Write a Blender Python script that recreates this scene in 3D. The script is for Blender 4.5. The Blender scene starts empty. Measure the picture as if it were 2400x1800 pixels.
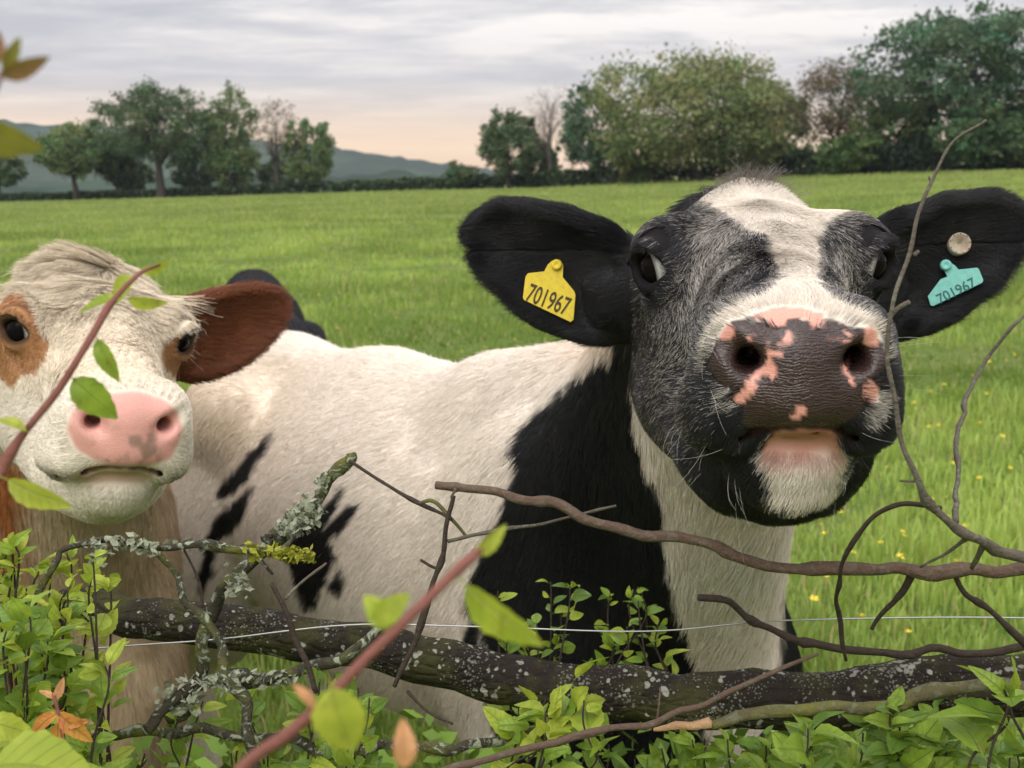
import bpy, math, random
import numpy as np
from mathutils import Matrix, Vector

# ---------------------------------------------------------------- scene, camera, sky, sun
S = bpy.context.scene
COL = S.collection
FPX, CAM_H, PITCH = 2897.0, 1.6, math.radians(9.0)      # focal length in photo pixels (2400 wide)
cam_d = bpy.data.cameras.new('camera'); cam = bpy.data.objects.new('camera', cam_d); COL.objects.link(cam)
cam.location = (0, 0, CAM_H); cam.rotation_euler = (math.radians(90) - PITCH, 0, 0)
cam_d.sensor_width = 36; cam_d.lens = 36 * FPX / 2400
cam_d.clip_start = 0.02; cam_d.clip_end = 12000
cam_d.dof.use_dof = True; cam_d.dof.focus_distance = 0.98; cam_d.dof.aperture_fstop = 14.5
S.camera = cam

SUN_EL, SUN_AZ = math.radians(40), math.radians(200)     # high soft sun behind the cloud, behind the camera
sun_d = bpy.data.lights.new('sun', 'SUN'); sun_d.energy = 1.5; sun_d.angle = math.radians(40); sun_d.color = (1, 0.96, 0.9)
sun = bpy.data.objects.new('sun', sun_d); COL.objects.link(sun)
sd = Vector((math.sin(SUN_AZ) * math.cos(SUN_EL), math.cos(SUN_AZ) * math.cos(SUN_EL), math.sin(SUN_EL)))
sun.rotation_euler = sd.to_track_quat('Z', 'Y').to_euler(); sun.location = (0, -5, 30)

W = bpy.data.worlds.new('World'); S.world = W; W.use_nodes = True
wn = W.node_tree.nodes; wl = W.node_tree.links; wn.clear()
def wnode(t, **k):
    n = wn.new(t)
    for a, b in k.items(): setattr(n, a, b)
    return n
def wmath(op, a, b=None, c=None):
    n = wnode('ShaderNodeMath', operation=op)
    for i, v in enumerate((a, b, c)):
        if v is None: continue
        if isinstance(v, (int, float)): n.inputs[i].default_value = v
        else: wl.new(v, n.inputs[i])
    return n.outputs[0]
tc = wnode('ShaderNodeTexCoord'); sep = wnode('ShaderNodeSeparateXYZ'); wl.new(tc.outputs['Generated'], sep.inputs[0])
sx, sy, sz = sep.outputs
zc = wmath('MAXIMUM', sz, 0.0)
den = wmath('ADD', zc, 0.085)
comb = wnode('ShaderNodeCombineXYZ')
wl.new(wmath('DIVIDE', sx, den), comb.inputs[0]); wl.new(wmath('MULTIPLY', wmath('DIVIDE', sy, den), 1.0), comb.inputs[1])
def wnoise(scale, detail, rough, off, sxy=(1, 1)):
    mp = wnode('ShaderNodeMapping'); mp.inputs['Location'].default_value = off; mp.inputs['Scale'].default_value = (sxy[0], sxy[1], 1)
    mp.inputs['Rotation'].default_value = (0, 0, math.radians(14))
    wl.new(comb.outputs[0], mp.inputs[0])
    n = wnode('ShaderNodeTexNoise'); n.inputs['Scale'].default_value = scale; n.inputs['Detail'].default_value = detail
    n.inputs['Roughness'].default_value = rough; n.inputs['Distortion'].default_value = 0.35
    wl.new(mp.outputs[0], n.inputs['Vector']); return n.outputs[0]
def wramp(fac, pts):
    r = wnode('ShaderNodeValToRGB'); e = r.color_ramp.elements
    while len(e) < len(pts): e.new(0.5)
    for q, (p, c) in zip(e, pts): q.position = p; q.color = (*c, 1)
    wl.new(fac, r.inputs[0]); return r.outputs[0]
def wmix(fac, a, b, blend='MIX'):
    n = wnode('ShaderNodeMix', data_type='RGBA', blend_type=blend)
    for sock, v in ((n.inputs[0], fac), (n.inputs[6], a), (n.inputs[7], b)):
        if isinstance(v, (int, float)): sock.default_value = v
        elif isinstance(v, tuple): sock.default_value = (*v, 1)
        else: wl.new(v, sock)
    return n.outputs[2]
n1 = wnoise(0.42, 7, 0.56, (3.1, 7.7, 0), (0.55, 1.25)); n2 = wnoise(1.5, 8, 0.66, (1.2, 4.4, 0), (0.8, 1.3))
nn = wmath('ADD', wmath('MULTIPLY', n1, 0.58), wmath('MULTIPLY', n2, 0.42))
cl = wramp(nn, [(0.42, (0.49, 0.49, 0.525)), (0.475, (0.58, 0.57, 0.59)), (0.525, (0.70, 0.67, 0.665)), (0.59, (0.92, 0.86, 0.82))])
hz = wramp(sz, [(0.0, (1.3, 0.80, 0.40)), (0.032, (1.35, 0.88, 0.46)), (0.055, (1.08, 0.79, 0.55)), (0.085, (0.66, 0.61, 0.61))])
hzf = wramp(sz, [(0.0, (0.9,) * 3), (0.03, (0.85,) * 3), (0.075, (0.45,) * 3), (0.13, (0.0,) * 3)])
cl = wmix(hzf, cl, hz)
bg1 = wnode('ShaderNodeBackground'); wl.new(cl, bg1.inputs[0]); wl.new(wmath('MULTIPLY_ADD', zc, 1.8, 0.88), bg1.inputs[1])
sky = wnode('ShaderNodeTexSky', sky_type='NISHITA', sun_disc=False, sun_elevation=SUN_EL, sun_rotation=SUN_AZ)
bg2 = wnode('ShaderNodeBackground'); wl.new(sky.outputs[0], bg2.inputs[0]); bg2.inputs[1].default_value = 0.08
mx = wnode('ShaderNodeMixShader'); mx.inputs[0].default_value = 0.92
wl.new(bg2.outputs[0], mx.inputs[1]); wl.new(bg1.outputs[0], mx.inputs[2])
wo = wnode('ShaderNodeOutputWorld'); wl.new(mx.outputs[0], wo.inputs[0])
vs = S.view_settings; vs.view_transform = 'Standard'; vs.look = 'None'; vs.exposure = 0.14; vs.gamma = 1; vs.use_curve_mapping = False
cy = S.cycles
cy.max_bounces = 4; cy.diffuse_bounces = 2; cy.glossy_bounces = 1; cy.transmission_bounces = 2; cy.transparent_max_bounces = 6; cy.volume_bounces = 0
cy.use_adaptive_sampling = True; cy.adaptive_threshold = 0.02
cy.caustics_reflective = False; cy.caustics_refractive = False

# ---------------------------------------------------------------- photo pixel <-> world
FW = np.array([0, math.cos(PITCH), -math.sin(PITCH)]); UPV = np.array([0, math.sin(PITCH), math.cos(PITCH)]); CP = np.array([0, 0, CAM_H])
def px(u, v, d):                       # point seen at photo pixel (u, v), d metres along the viewing axis
    return CP + d * (FW + np.array([1.0, 0, 0]) * (u - 1200) / FPX + UPV * (900 - v) / FPX)
def proj(P):
    D = P - CP; z = D @ FW
    return 1200 + FPX * D[:, 0] / z, 900 - FPX * (D @ UPV) / z, z
def slope(v):                          # dz/dy of the ray through row v
    t = (900 - v) / FPX; d = FW + UPV * t
    return d[2] / d[1]

# ---------------------------------------------------------------- numpy helpers
RNG = np.random.default_rng(7)
def _h(i, j, k, s):
    n = (i * 374761393 + j * 668265263 + k * 2147483647 + s * 1274126177) & 0xFFFFFFFF
    n = ((n ^ (n >> 13)) * 1274126177) & 0xFFFFFFFF
    return ((n ^ (n >> 16)) & 0xFFFF) / 65535.0
def vnoise(P, scale, seed=0):          # value noise, -1..1
    q = np.asarray(P, float) * scale; i = np.floor(q).astype(np.int64); f = q - i; f = f * f * (3 - 2 * f)
    r = 0
    for a in (0, 1):
        for b in (0, 1):
            for c in (0, 1):
                w = (f[:, 0] if a else 1 - f[:, 0]) * (f[:, 1] if b else 1 - f[:, 1]) * (f[:, 2] if c else 1 - f[:, 2])
                r = r + w * _h(i[:, 0] + a, i[:, 1] + b, i[:, 2] + c, seed)
    return r * 2 - 1
def sstep(a, b, x):
    t = np.clip((x - a) / (b - a), 0, 1); return t * t * (3 - 2 * t)
def unit(v):
    v = np.asarray(v, float); return v / (np.linalg.norm(v, axis=-1, keepdims=True) + 1e-12)
def polysd(u, v, poly):                # signed distance to a polygon, positive inside
    p = np.asarray(poly, float); d = np.full(u.shape, 1e9); ins = np.zeros(u.shape, bool)
    for a, b in zip(p, np.roll(p, -1, 0)):
        e = b - a; wx = u - a[0]; wy = v - a[1]
        t = np.clip((wx * e[0] + wy * e[1]) / (e @ e + 1e-9), 0, 1)
        d = np.minimum(d, (wx - t * e[0]) ** 2 + (wy - t * e[1]) ** 2)
        c = (a[1] <= v) != (b[1] <= v)
        if abs(e[1]) > 1e-9: ins ^= c & (u < a[0] + e[0] * (v - a[1]) / e[1])
    d = np.sqrt(d); return np.where(ins, d, -d)
def rot_from(r):
    r = np.asarray(r, float); a = np.linalg.norm(r) + 1e-12; k = r / a
    K = np.array([[0, -k[2], k[1]], [k[2], 0, -k[0]], [-k[1], k[0], 0]])
    return np.eye(3) + math.sin(a) * K + (1 - math.cos(a)) * K @ K

# ---------------------------------------------------------------- object helpers
def new_obj(name, data, parent=None, **props):
    o = bpy.data.objects.new(name, data); COL.objects.link(o)
    if parent is not None: o.parent = parent
    for k, v in props.items(): o[k] = v
    return o
def thing(name, loc, label, cat, group=None, parent=None):
    o = new_obj(name, None); o.location = loc; o['label'] = label; o['category'] = cat
    if group: o['group'] = group
    bpy.context.view_layer.update()
    return o
def npmesh(name, V, faces, mat=None, smooth=True, attrs=None, tri=None):
    """faces: (n,k) int array"""
    me = bpy.data.meshes.new(name); V = np.asarray(V, np.float32); Fc = np.asarray(faces, np.int32)
    n, k = Fc.shape
    me.vertices.add(len(V)); me.vertices.foreach_set('co', V.ravel())
    me.loops.add(n * k); me.loops.foreach_set('vertex_index', Fc.ravel())
    me.polygons.add(n); me.polygons.foreach_set('loop_start', np.arange(0, n * k, k, dtype=np.int32))
    me.update(calc_edges=True)
    me.polygons.foreach_set('use_smooth', np.full(n, smooth, bool))
    for nm, a in (attrs or {}).items():
        a = np.asarray(a, np.float32)
        if a.ndim == 1: at = me.attributes.new(nm, 'FLOAT', 'POINT'); at.data.foreach_set('value', a)
        else:
            at = me.attributes.new(nm, 'FLOAT_COLOR', 'POINT')
            if a.shape[1] == 3: a = np.concatenate([a, np.ones((len(a), 1), np.float32)], 1)
            at.data.foreach_set('color', a.ravel())
    if mat: me.materials.append(mat)
    return me
def local(o, V):                        # world vertices into an object's frame
    return np.asarray(V) - np.array(o.location)

# ---------------------------------------------------------------- material helpers
class NT:
    def __init__(s, name):
        s.m = bpy.data.materials.new(name); s.m.use_nodes = True; s.t = s.m.node_tree; s.n = s.t.nodes; s.l = s.t.links; s.n.clear()
        s.out = s.n.new('ShaderNodeOutputMaterial'); s.b = s.n.new('ShaderNodeBsdfPrincipled'); s.l.new(s.b.outputs[0], s.out.inputs[0])
    def put(s, sock, v):
        if v is None: return
        if isinstance(v, (int, float)): sock.default_value = v
        elif isinstance(v, (tuple, list)): sock.default_value = (*v, 1) if len(v) == 3 and len(sock.default_value) == 4 else v
        else: s.l.new(v, sock)
    def node(s, t, **k):
        n = s.n.new(t)
        for a, b in k.items(): setattr(n, a, b)
        return n
    def math(s, op, a, b=None, c=None, clamp=False):
        n = s.node('ShaderNodeMath', operation=op, use_clamp=clamp)
        for i, v in enumerate((a, b, c)): s.put(n.inputs[i], v)
        return n.outputs[0]
    def coord(s, which='Object'): return s.node('ShaderNodeTexCoord').outputs[which]
    def noise(s, scale, detail=4, rough=0.55, vec=None, dist=0.0, out=0):
        n = s.node('ShaderNodeTexNoise'); s.put(n.inputs['Scale'], scale); s.put(n.inputs['Detail'], detail); s.put(n.inputs['Roughness'], rough); s.put(n.inputs['Distortion'], dist)
        s.put(n.inputs['Vector'], vec if vec is not None else s.coord()); return n.outputs[out]
    def vor(s, scale, vec=None, feature='F1', out='Distance', rand=1.0):
        n = s.node('ShaderNodeTexVoronoi', feature=feature); s.put(n.inputs['Scale'], scale); s.put(n.inputs['Randomness'], rand); s.put(n.inputs['Vector'], vec if vec is not None else s.coord()); return n.outputs[out]
    def mapping(s, vec, scale=(1, 1, 1), loc=(0, 0, 0), rot=(0, 0, 0)):
        n = s.node('ShaderNodeMapping'); n.inputs['Scale'].default_value = scale; n.inputs['Location'].default_value = loc; n.inputs['Rotation'].default_value = rot
        s.put(n.inputs[0], vec); return n.outputs[0]
    def noise_warp(s, vec, scale, amt):
        n = s.node('ShaderNodeVectorMath', operation='SCALE'); s.l.new(s.noise(scale, 2, .5, vec, out=1), n.inputs[0]); n.inputs['Scale'].default_value = amt
        a = s.node('ShaderNodeVectorMath', operation='ADD'); s.l.new(vec, a.inputs[0]); s.l.new(n.outputs[0], a.inputs[1]); return a.outputs[0]
    def mix(s, f, a, b, blend='MIX'):
        n = s.node('ShaderNodeMix', data_type='RGBA', blend_type=blend); s.put(n.inputs[0], f); s.put(n.inputs[6], a); s.put(n.inputs[7], b); return n.outputs[2]
    def ramp(s, f, pts):
        r = s.node('ShaderNodeValToRGB'); e = r.color_ramp.elements
        while len(e) < len(pts): e.new(0.5)
        for q, (p, c) in zip(e, pts):
            q.position = p; q.color = (c, c, c, 1) if isinstance(c, (int, float)) else (*c, 1)
        s.put(r.inputs[0], f); return r.outputs[0]
    def attr(s, name, out='Fac', kind='GEOMETRY'):
        n = s.node('ShaderNodeAttribute', attribute_name=name, attribute_type=kind); return n.outputs[out]
    def rnd(s): return s.node('ShaderNodeObjectInfo').outputs['Random']
    def bump(s, h, strength=0.5, dist=0.01):
        n = s.node('ShaderNodeBump'); s.put(n.inputs['Strength'], strength); s.put(n.inputs['Distance'], dist); s.put(n.inputs['Height'], h); return n.outputs[0]
    def set(s, **k):
        names = dict(color='Base Color', rough='Roughness', normal='Normal', spec='Specular IOR Level', metal='Metallic', coat='Coat Weight', sss='Subsurface Weight', alpha='Alpha', trans='Transmission Weight', sheen='Sheen Weight')
        for a, v in k.items(): s.put(s.b.inputs[names[a]], v)
        return s.m

# ---------------------------------------------------------------- terrain height
def ground(x, y):
    x = np.asarray(x, float); y = np.asarray(y, float)
    a = 0.029 + 0.018 * sstep(-8, 22, x)
    h = 0.0116 * y + a * x + 0.06 * np.sin(x * 0.21 + 1.1) * np.sin(y * 0.13) * sstep(6, 25, y)
    far = sstep(165, 420, y)           # beyond the hedge line the land drops into a valley
    return h * (1 - 0.8 * far) - 26 * far

# ---------------------------------------------------------------- implicit surfaces (smooth unions of ellipsoids and tapered capsules)
def e_(c, r, k=0.03, R=None, op='u'): return ('e', np.array(c, np.float32), np.array(r, np.float32), k, R, op)
def c_(a, b, ra, rb, k=0.03, op='u'): return ('c', np.array(a, np.float32), np.array(b, np.float32), k, (ra, rb), op)
def sdf(prims, P, d=None):
    P = P.astype(np.float32); lo, hi = P.min(0), P.max(0); c = (lo + hi) / 2; hd = float(np.linalg.norm(hi - lo)) / 2
    d = np.full(len(P), .2, np.float32) if d is None else d.astype(np.float32)
    for t, A, B, k, X, op in prims:
        if t == 'e':
            if np.linalg.norm(c - A) - B.max() - hd > (.13 if op == 'u' else .02): continue
            q = P - A
            if X is not None: q = q @ X.astype(np.float32)
            k0 = np.sqrt(((q / B) ** 2).sum(1)); k1 = np.sqrt(((q / (B * B)) ** 2).sum(1)) + 1e-9
            g = np.where(k0 < 0.05, -B.min(), k0 * (k0 - 1) / k1)
        else:
            ba = B - A; t0 = np.clip((c - A) @ ba / (ba @ ba), 0, 1)
            if np.linalg.norm(c - A - t0 * ba) - max(X) - hd > (.13 if op == 'u' else .02): continue
            pa = P - A; h = np.clip(pa @ ba / (ba @ ba), 0, 1)
            q = pa - h[:, None] * ba; g = np.sqrt((q * q).sum(1)) - (X[0] + h * (X[1] - X[0]))
        if op == 'u':
            h = np.clip(0.5 + 0.5 * (d - g) / k, 0, 1); d = d + (g - d) * h - k * h * (1 - h)
        else:                                             # smooth cut
            h = np.clip(0.5 - 0.5 * (d + g) / k, 0, 1); d = d + (-g - d) * h + k * h * (1 - h)
    return d
def surface(f, lo, hi, h, B=8):
    lo = np.array(lo, float); n = (np.ceil((np.array(hi) - lo) / h / B).astype(int)) * B
    nb = n // B
    I = np.stack(np.meshgrid(*[np.arange(q) for q in nb], indexing='ij'), -1).reshape(-1, 3)
    cen = lo + (I * B + B / 2) * h
    fc = f(cen)
    G = np.empty(n + 1, np.float32); G[:] = 1.0
    Gb = np.repeat(np.repeat(np.repeat(fc.reshape(nb), B, 0), B, 1), B, 2); G[:-1, :-1, :-1] = Gb
    near = np.abs(fc) < h * B * 1.35
    o = np.stack(np.meshgrid(*[np.arange(B + 1)] * 3, indexing='ij'), -1).reshape(-1, 3)
    In = I[near]
    key = (In // 4) @ np.array([1000000, 1000, 1]); order = np.argsort(key, kind='stable'); In = In[order]; key = key[order]
    cut = np.concatenate([[0], np.nonzero(np.diff(key))[0] + 1, [len(In)]])
    for s, e in zip(cut[:-1], cut[1:]):
        idx = (In[s:e, None, :] * B + o[None]).reshape(-1, 3)
        G[idx[:, 0], idx[:, 1], idx[:, 2]] = f(lo + idx * h)
    sg = G < 0
    cnt = np.zeros(n, np.int8)
    for a in (0, 1):
        for b in (0, 1):
            for c in (0, 1): cnt += sg[a:a + n[0], b:b + n[1], c:c + n[2]]
    act = np.argwhere((cnt > 0) & (cnt < 8))
    acc = np.zeros((len(act), 3)); num = np.zeros(len(act))
    cor = [(a, b, c) for a in (0, 1) for b in (0, 1) for c in (0, 1)]
    val = {q: G[act[:, 0] + q[0], act[:, 1] + q[1], act[:, 2] + q[2]].astype(float) for q in cor}
    for p in cor:
        for ax in range(3):
            if p[ax]: continue
            q = list(p); q[ax] = 1; q = tuple(q)
            A, C = val[p], val[q]; m = (A < 0) != (C < 0)
            t = np.where(m, A / np.where(m, A - C, 1), 0)
            pt = np.array(p, float)[None].repeat(len(act), 0); pt[:, ax] += t
            acc += pt * m[:, None]; num += m
    V = lo + (act + acc / num[:, None]) * h
    vid = np.full(n, -1, np.int32); vid[act[:, 0], act[:, 1], act[:, 2]] = np.arange(len(act))
    Fs = []
    for ax in range(3):
        b, c = (ax + 1) % 3, (ax + 2) % 3
        s0 = [slice(None)] * 3; s1 = [slice(None)] * 3; s0[ax] = slice(0, -1); s1[ax] = slice(1, None)
        A, C = sg[tuple(s0)], sg[tuple(s1)]
        e = np.argwhere(A != C); e = e[(e[:, b] > 0) & (e[:, c] > 0) & (e[:, b] < n[b]) & (e[:, c] < n[c])]
        fl = A[e[:, 0], e[:, 1], e[:, 2]]
        def cell(db, dc):
            q = e.copy(); q[:, b] += db; q[:, c] += dc; return vid[q[:, 0], q[:, 1], q[:, 2]]
        Q = np.stack([cell(-1, -1), cell(0, -1), cell(0, 0), cell(-1, 0)], 1)
        Q[~fl] = Q[~fl][:, ::-1]; Fs.append(Q)
    Fa = np.concatenate(Fs); Fa = Fa[(Fa >= 0).all(1)]
    return V, Fa
def vnormals(V, Fa):
    n = np.cross(V[Fa[:, 2]] - V[Fa[:, 0]], V[Fa[:, 3]] - V[Fa[:, 1]]); N = np.zeros_like(V)
    for i in range(4):
        for ax in range(3): N[:, ax] += np.bincount(Fa[:, i], n[:, ax], len(V))
    return unit(N)

# ---------------------------------------------------------------- cow anatomy. Local axes: nose towards -Y, X to the animal's left, Z up
def head_prims(poll=0.0):
    P = [e_((0, -.055, -.068), (.080, .09, .060))]
    P += [e_((0, -.10, -.05), (.086, .095, .046), .03), e_((0, -.012, -.032 + poll), (.036, .04, .038), .04)]
    P += [c_((0, -.12, -.054), (0, -.325, -.062), .054, .042, .035)]
    for s in (-1, 1):
        P += [e_((s * .075, -.112, -.037), (.036, .05, .033), .024),
              e_((s * .066, -.085, -.135), (.034, .10, .082), .04),
              c_((s * .062, -.03, -.180), (s * .034, -.25, -.162), .044, .038, .03)]
    P += [e_((0, -.04, -.12), (.072, .10, .08), .04), e_((0, -.23, -.085), (.060, .12, .056), .03)]
    P += [c_((0, -.10, -.165), (0, -.30, -.150), .05, .038, .03), e_((0, -.20, -.175), (.062, .12, .050), .03)]
    P += [e_((0, -.328, -.066), (.060, .052, .046), .022), e_((0, -.335, -.088), (.056, .05, .03), .015)]
    for s in (-1, 1):
        P += [e_((s * .042, -.338, -.050), (.023, .035, .026), .018), e_((s * .043, -.325, -.080), (.027, .045, .036), .02), e_((s * .046, -.320, -.106), (.030, .050, .028), .02),
              e_((s * .058, -.297, -.122), (.02, .040, .022), .02)]
    P += [e_((0, -.322, -.136), (.046, .046, .034), .012), e_((0, -.318, -.158), (.033, .036, .02), .02)]
    for s in (-1, 1):                                     # ears: cupped leaves
        ax = unit((s * .90, .10, .44)); nz = unit(np.cross(ax, np.cross((s * .25, -1, .12), ax))); w = np.cross(nz, ax)
        R = np.stack([ax, w, nz], 1); c = np.array((s * .178, .018, -.078))
        P += [('ear', c, R, None, None, 'u')]
        P += [c_((s * .07, .0, -.10), (s * .118, .014, -.106), .038, .031, .03)]
    M = MOUTH
    for a, b in zip(M, M[1:]): P += [c_(a, b, .0034 + .03 * max(0, abs(a[0]) - .03), .0034 + .03 * max(0, abs(b[0]) - .03), .004, 'cut')]
    for s in (-1, 1):                                     # nostrils
        P += [c_((s * .060, -.368, -.036), (s * .033, -.383, -.057), .0088, .0122, .006, 'cut'),
              c_((s * .040, -.385, -.052), (s * .030, -.335, -.060), .0090, .007, .006, 'cut'),
              c_((s * .056, -.372, -.038), (s * .068, -.348, -.033), .0062, .003, .006, 'cut')]
        d = EYE_DIR * [s, 1, 1]; xa = unit(np.cross(d, (0, 0, 1))); za = np.cross(xa, d); R = np.stack([xa, d, za], 1)
        ec = EYE_C * [s, 1, 1]
        P += [e_(ec + d * .018, (.0235, .026, .0182), .006, R, 'cut')]
        P += [e_(ec, (.0226,) * 3, .002, None, 'cut')]
        for up_, rr in ((1, .0052), (-1, .0036)):             # lids
            pts = [ec + d * (.0212 - .006 * abs(t) ** 2) + xa * (.0235 * t) + za * up_ * (.0185 * (1 - t * t) + .001) for t in np.linspace(-1, 1, 7)]
            for a, b in zip(pts, pts[1:]): P += [c_(a, b, rr, rr, .006)]
    return P
MOUTH = [(-.080, -.290, -.142), (-.071, -.316, -.136), (-.055, -.347, -.122), (-.036, -.368, -.109), (-.016, -.380, -.1025), (0, -.385, -.101)]
MOUTH = MOUTH + [(-a, b, c) for a, b, c in MOUTH[-2::-1]]
def mouth_dist(L):
    d = np.full(len(L), 9.)
    for a, b in zip(MOUTH, MOUTH[1:]):
        a = np.array(a); ba = np.array(b) - a; pa = L - a; h = np.clip(pa @ ba / (ba @ ba), 0, 1); d = np.minimum(d, np.linalg.norm(pa - h[:, None] * ba, axis=1))
    return d
EYE_R = .0222; EYE_C = np.array((.0810, -.131, -.041)); EYE_DIR = unit((.72, -.68, .06))
def ear_sdf(q, L=.105):
    along = q[:, 0] / L
    q2 = q.copy(); q2[:, 2] += .014 * along ** 2           # bend the leaf
    q2[:, 1] /= 1.0 - .16 * np.clip(along, -1, 1)           # narrower at the tip
    def el(q, r):
        r = np.array(r); k0 = np.sqrt(((q / r) ** 2).sum(1)); k1 = np.sqrt(((q / r / r) ** 2).sum(1)) + 1e-9; return k0 * (k0 - 1) / k1
    a = el(q2, (L, .060, .024)); b = el(q2 - [0.006, 0, .019], (L - .010, .051, .026))
    k = .005; h = np.clip(0.5 - 0.5 * (a + b) / k, 0, 1); return a + (-b - a) * h + k * h * (1 - h)
def head_sdf(prims, P):
    first = next(i for i, p in enumerate(prims) if p[5] == 'cut')
    d = sdf([p for p in prims[:first] if p[0] != 'ear'], P)
    for p in prims[:first]:
        if p[0] != 'ear': continue
        g = ear_sdf((P - p[1]) @ p[2])
        k = .014; h = np.clip(0.5 + 0.5 * (d - g) / k, 0, 1); d = d + (g - d) * h - k * h * (1 - h)
    return sdf(prims[first:], P, d)
def body_prims(zs=1.0):
    P = [e_((0, .55, .94), (.27, .60, .30)), e_((0, .08, .93), (.19, .32, .37), .08),
         c_((0, .0, 1.235), (0, .28, 1.205), .115, .10, .08), c_((0, .28, 1.17), (0, .66, 1.158), .09, .09, .08), c_((0, .66, 1.158), (0, 1.08, 1.15), .09, .10, .08),
         e_((0, 1.08, 1.01), (.23, .26, .235), .08), e_((0, 1.25, 1.12), (.11, .08, .12), .06),
         e_((0, -.16, .82), (.12, .17, .21), .08), e_((0, .60, .78), (.20, .38, .14), .08)]
    for s in (-1, 1):
        P += [e_((s * .19, .97, 1.12), (.07, .11, .08), .08), e_((s * .14, .06, .95), (.10, .19, .28), .06),
              e_((s * .165, 1.10, .82), (.10, .19, .27), .06)]
        P += [c_((s * .13, .02, .72), (s * .12, .02, .42), .085, .055, .05), c_((s * .12, .02, .42), (s * .12, .01, .13), .048, .036, .02), c_((s * .12, .01, .12), (s * .12, -.02, .02), .042, .052, .02)]
        P += [c_((s * .17, 1.10, .72), (s * .165, 1.24, .5), .095, .05, .05), c_((s * .165, 1.24, .5), (s * .165, 1.19, .14), .045, .036, .02), c_((s * .165, 1.19, .13), (s * .165, 1.15, .02), .042, .052, .02)]
    T = [(0, 1.31, 1.17), (0, 1.37, 1.10), (0, 1.40, .9), (0, 1.40, .6), (0, 1.40, .48)]
    for a, b, r, q in zip(T, T[1:], (.035, .028, .02, .035), (.028, .02, .018, .045)): P += [c_(a, b, r, q, .02)]
    return [(t, A, B, k, X, op) for t, A, B, k, X, op in P]

class Cow:
    def __init__(s, head_rot, head_t, body_at, body_deg, fine=.003, coarse=.010, poll=0.0, has_head=True, zs=1.0, tilt=0.0, hs=1.0):
        s.HR = rot_from(np.radians(head_rot)); s.HT = np.array(head_t); s.hs = hs
        a = math.radians(body_deg); s.BR = np.array([[math.cos(a), -math.sin(a), 0], [math.sin(a), math.cos(a), 0], [0, 0, 1]])
        if tilt: s.BR = s.BR @ rot_from((math.radians(tilt), 0, 0))
        s.BT = np.array([body_at[0], body_at[1], float(ground(*body_at))]); s.zs = zs
        s.hp = head_prims(poll); s.bp = body_prims()
        W = lambda p: s.BR @ (np.array(p) * zs) + s.BT
        s.bw = W; s.hw = lambda p: s.HR @ (np.array(p) * hs) + s.HT
        mid = lambda a, b, t: a + (b - a) * t
        A = W((0, .02, 1.05)); B = s.hw((0, .06, -.105)); D = W((0, -.14, .90)); E = s.hw((0, .01, -.13))
        s.np = [c_(A, B, .175, .085, .09), c_(W((0, .0, 1.20)), s.hw((0, .08, -.09)), .10, .05, .07), c_(D, E, .115, .075, .07)]
        s.fine, s.coarse, s.has_head = fine, coarse, has_head
    def tolocal(s, P): return ((P - s.HT) @ s.HR) / s.hs
    def tobody(s, P): return ((P - s.BT) @ s.BR) / s.zs
    def fb(s, P):
        d = sdf(s.bp, s.tobody(P)) * s.zs
        return sdf(s.np, P, d)
    def fh(s, P):
        q = s.tolocal(P); r = np.linalg.norm(q - [0, -.14, -.07], axis=1)
        d = (r - .27).astype(np.float32)
        m = r < .36
        if m.any(): d[m] = head_sdf(s.hp, q[m])
        return d * s.hs
    def f(s, P):
        a = s.fb(P)
        b = s.fh(P); k = .03
        q = s.tolocal(P); k = .008 + .032 * sstep(-.12, .0, q[:, 1])
        h = np.clip(.5 + .5 * (a - b) / k, 0, 1); return (a + (b - a) * h - k * h * (1 - h)).astype(np.float32)
    def build(s):
        c = np.array([s.hw((x, y, z)) for x in (-.28, .28) for y in (-.41, .1) for z in (-.21, .05)])
        hlo, hhi = c.min(0) - .01, c.max(0) + .01
        lo = np.array([-.45, -.6, -.02]) * s.zs; hi = np.array([.45, 1.5, 1.5]) * s.zs
        cb = np.array([s.BR @ np.array((x, y, z)) + s.BT for x in (lo[0], hi[0]) for y in (lo[1], hi[1]) for z in (lo[2], hi[2])])
        blo, bhi = np.minimum(cb.min(0), hlo), np.maximum(cb.max(0), hhi)
        V2, F2 = surface(s.f, blo, bhi, s.coarse)
        V1, F1 = surface(s.f, hlo, hhi, s.fine)
        ins = ((V2 > hlo + s.coarse * 1.5) & (V2 < hhi - s.coarse * 1.5)).all(1)
        F2 = F2[~ins[F2].all(1)]
        V = np.concatenate([V1, V2]); Fa = np.concatenate([F1, F2 + len(V1)])
        used = np.zeros(len(V), bool); used[Fa] = True; mp = np.cumsum(used) - 1
        s.V = V[used]; s.F = mp[Fa]
        s.ish = s.fh(s.V) < s.fb(s.V) + .004
        cnt = np.bincount(s.F.ravel(), minlength=len(s.V))[:, None]
        def relax(A):
            c = A[s.F].mean(1); return np.stack([sum(np.bincount(s.F[:, i], c[:, ax], len(A)) for i in range(4)) for ax in range(3)], 1) / cnt
        inner = (~s.ish & (cnt[:, 0] == 4))[:, None]
        for _ in range(3): s.V = np.where(inner, relax(s.V), s.V)
        s.N = vnormals(s.V, s.F)
        for _ in range(6): s.N = unit(np.where(s.ish[:, None] & (_ > 1), s.N, relax(s.N)))
        return s
    def ray(s, u, v, d0=.5, d1=4.0):
        d = np.arange(d0, d1, .002); P = np.array([px(u, v, q) for q in d]); f = s.f(P); i = np.argmax(f < 0)
        return d[i] if f[i] < 0 else None

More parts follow.
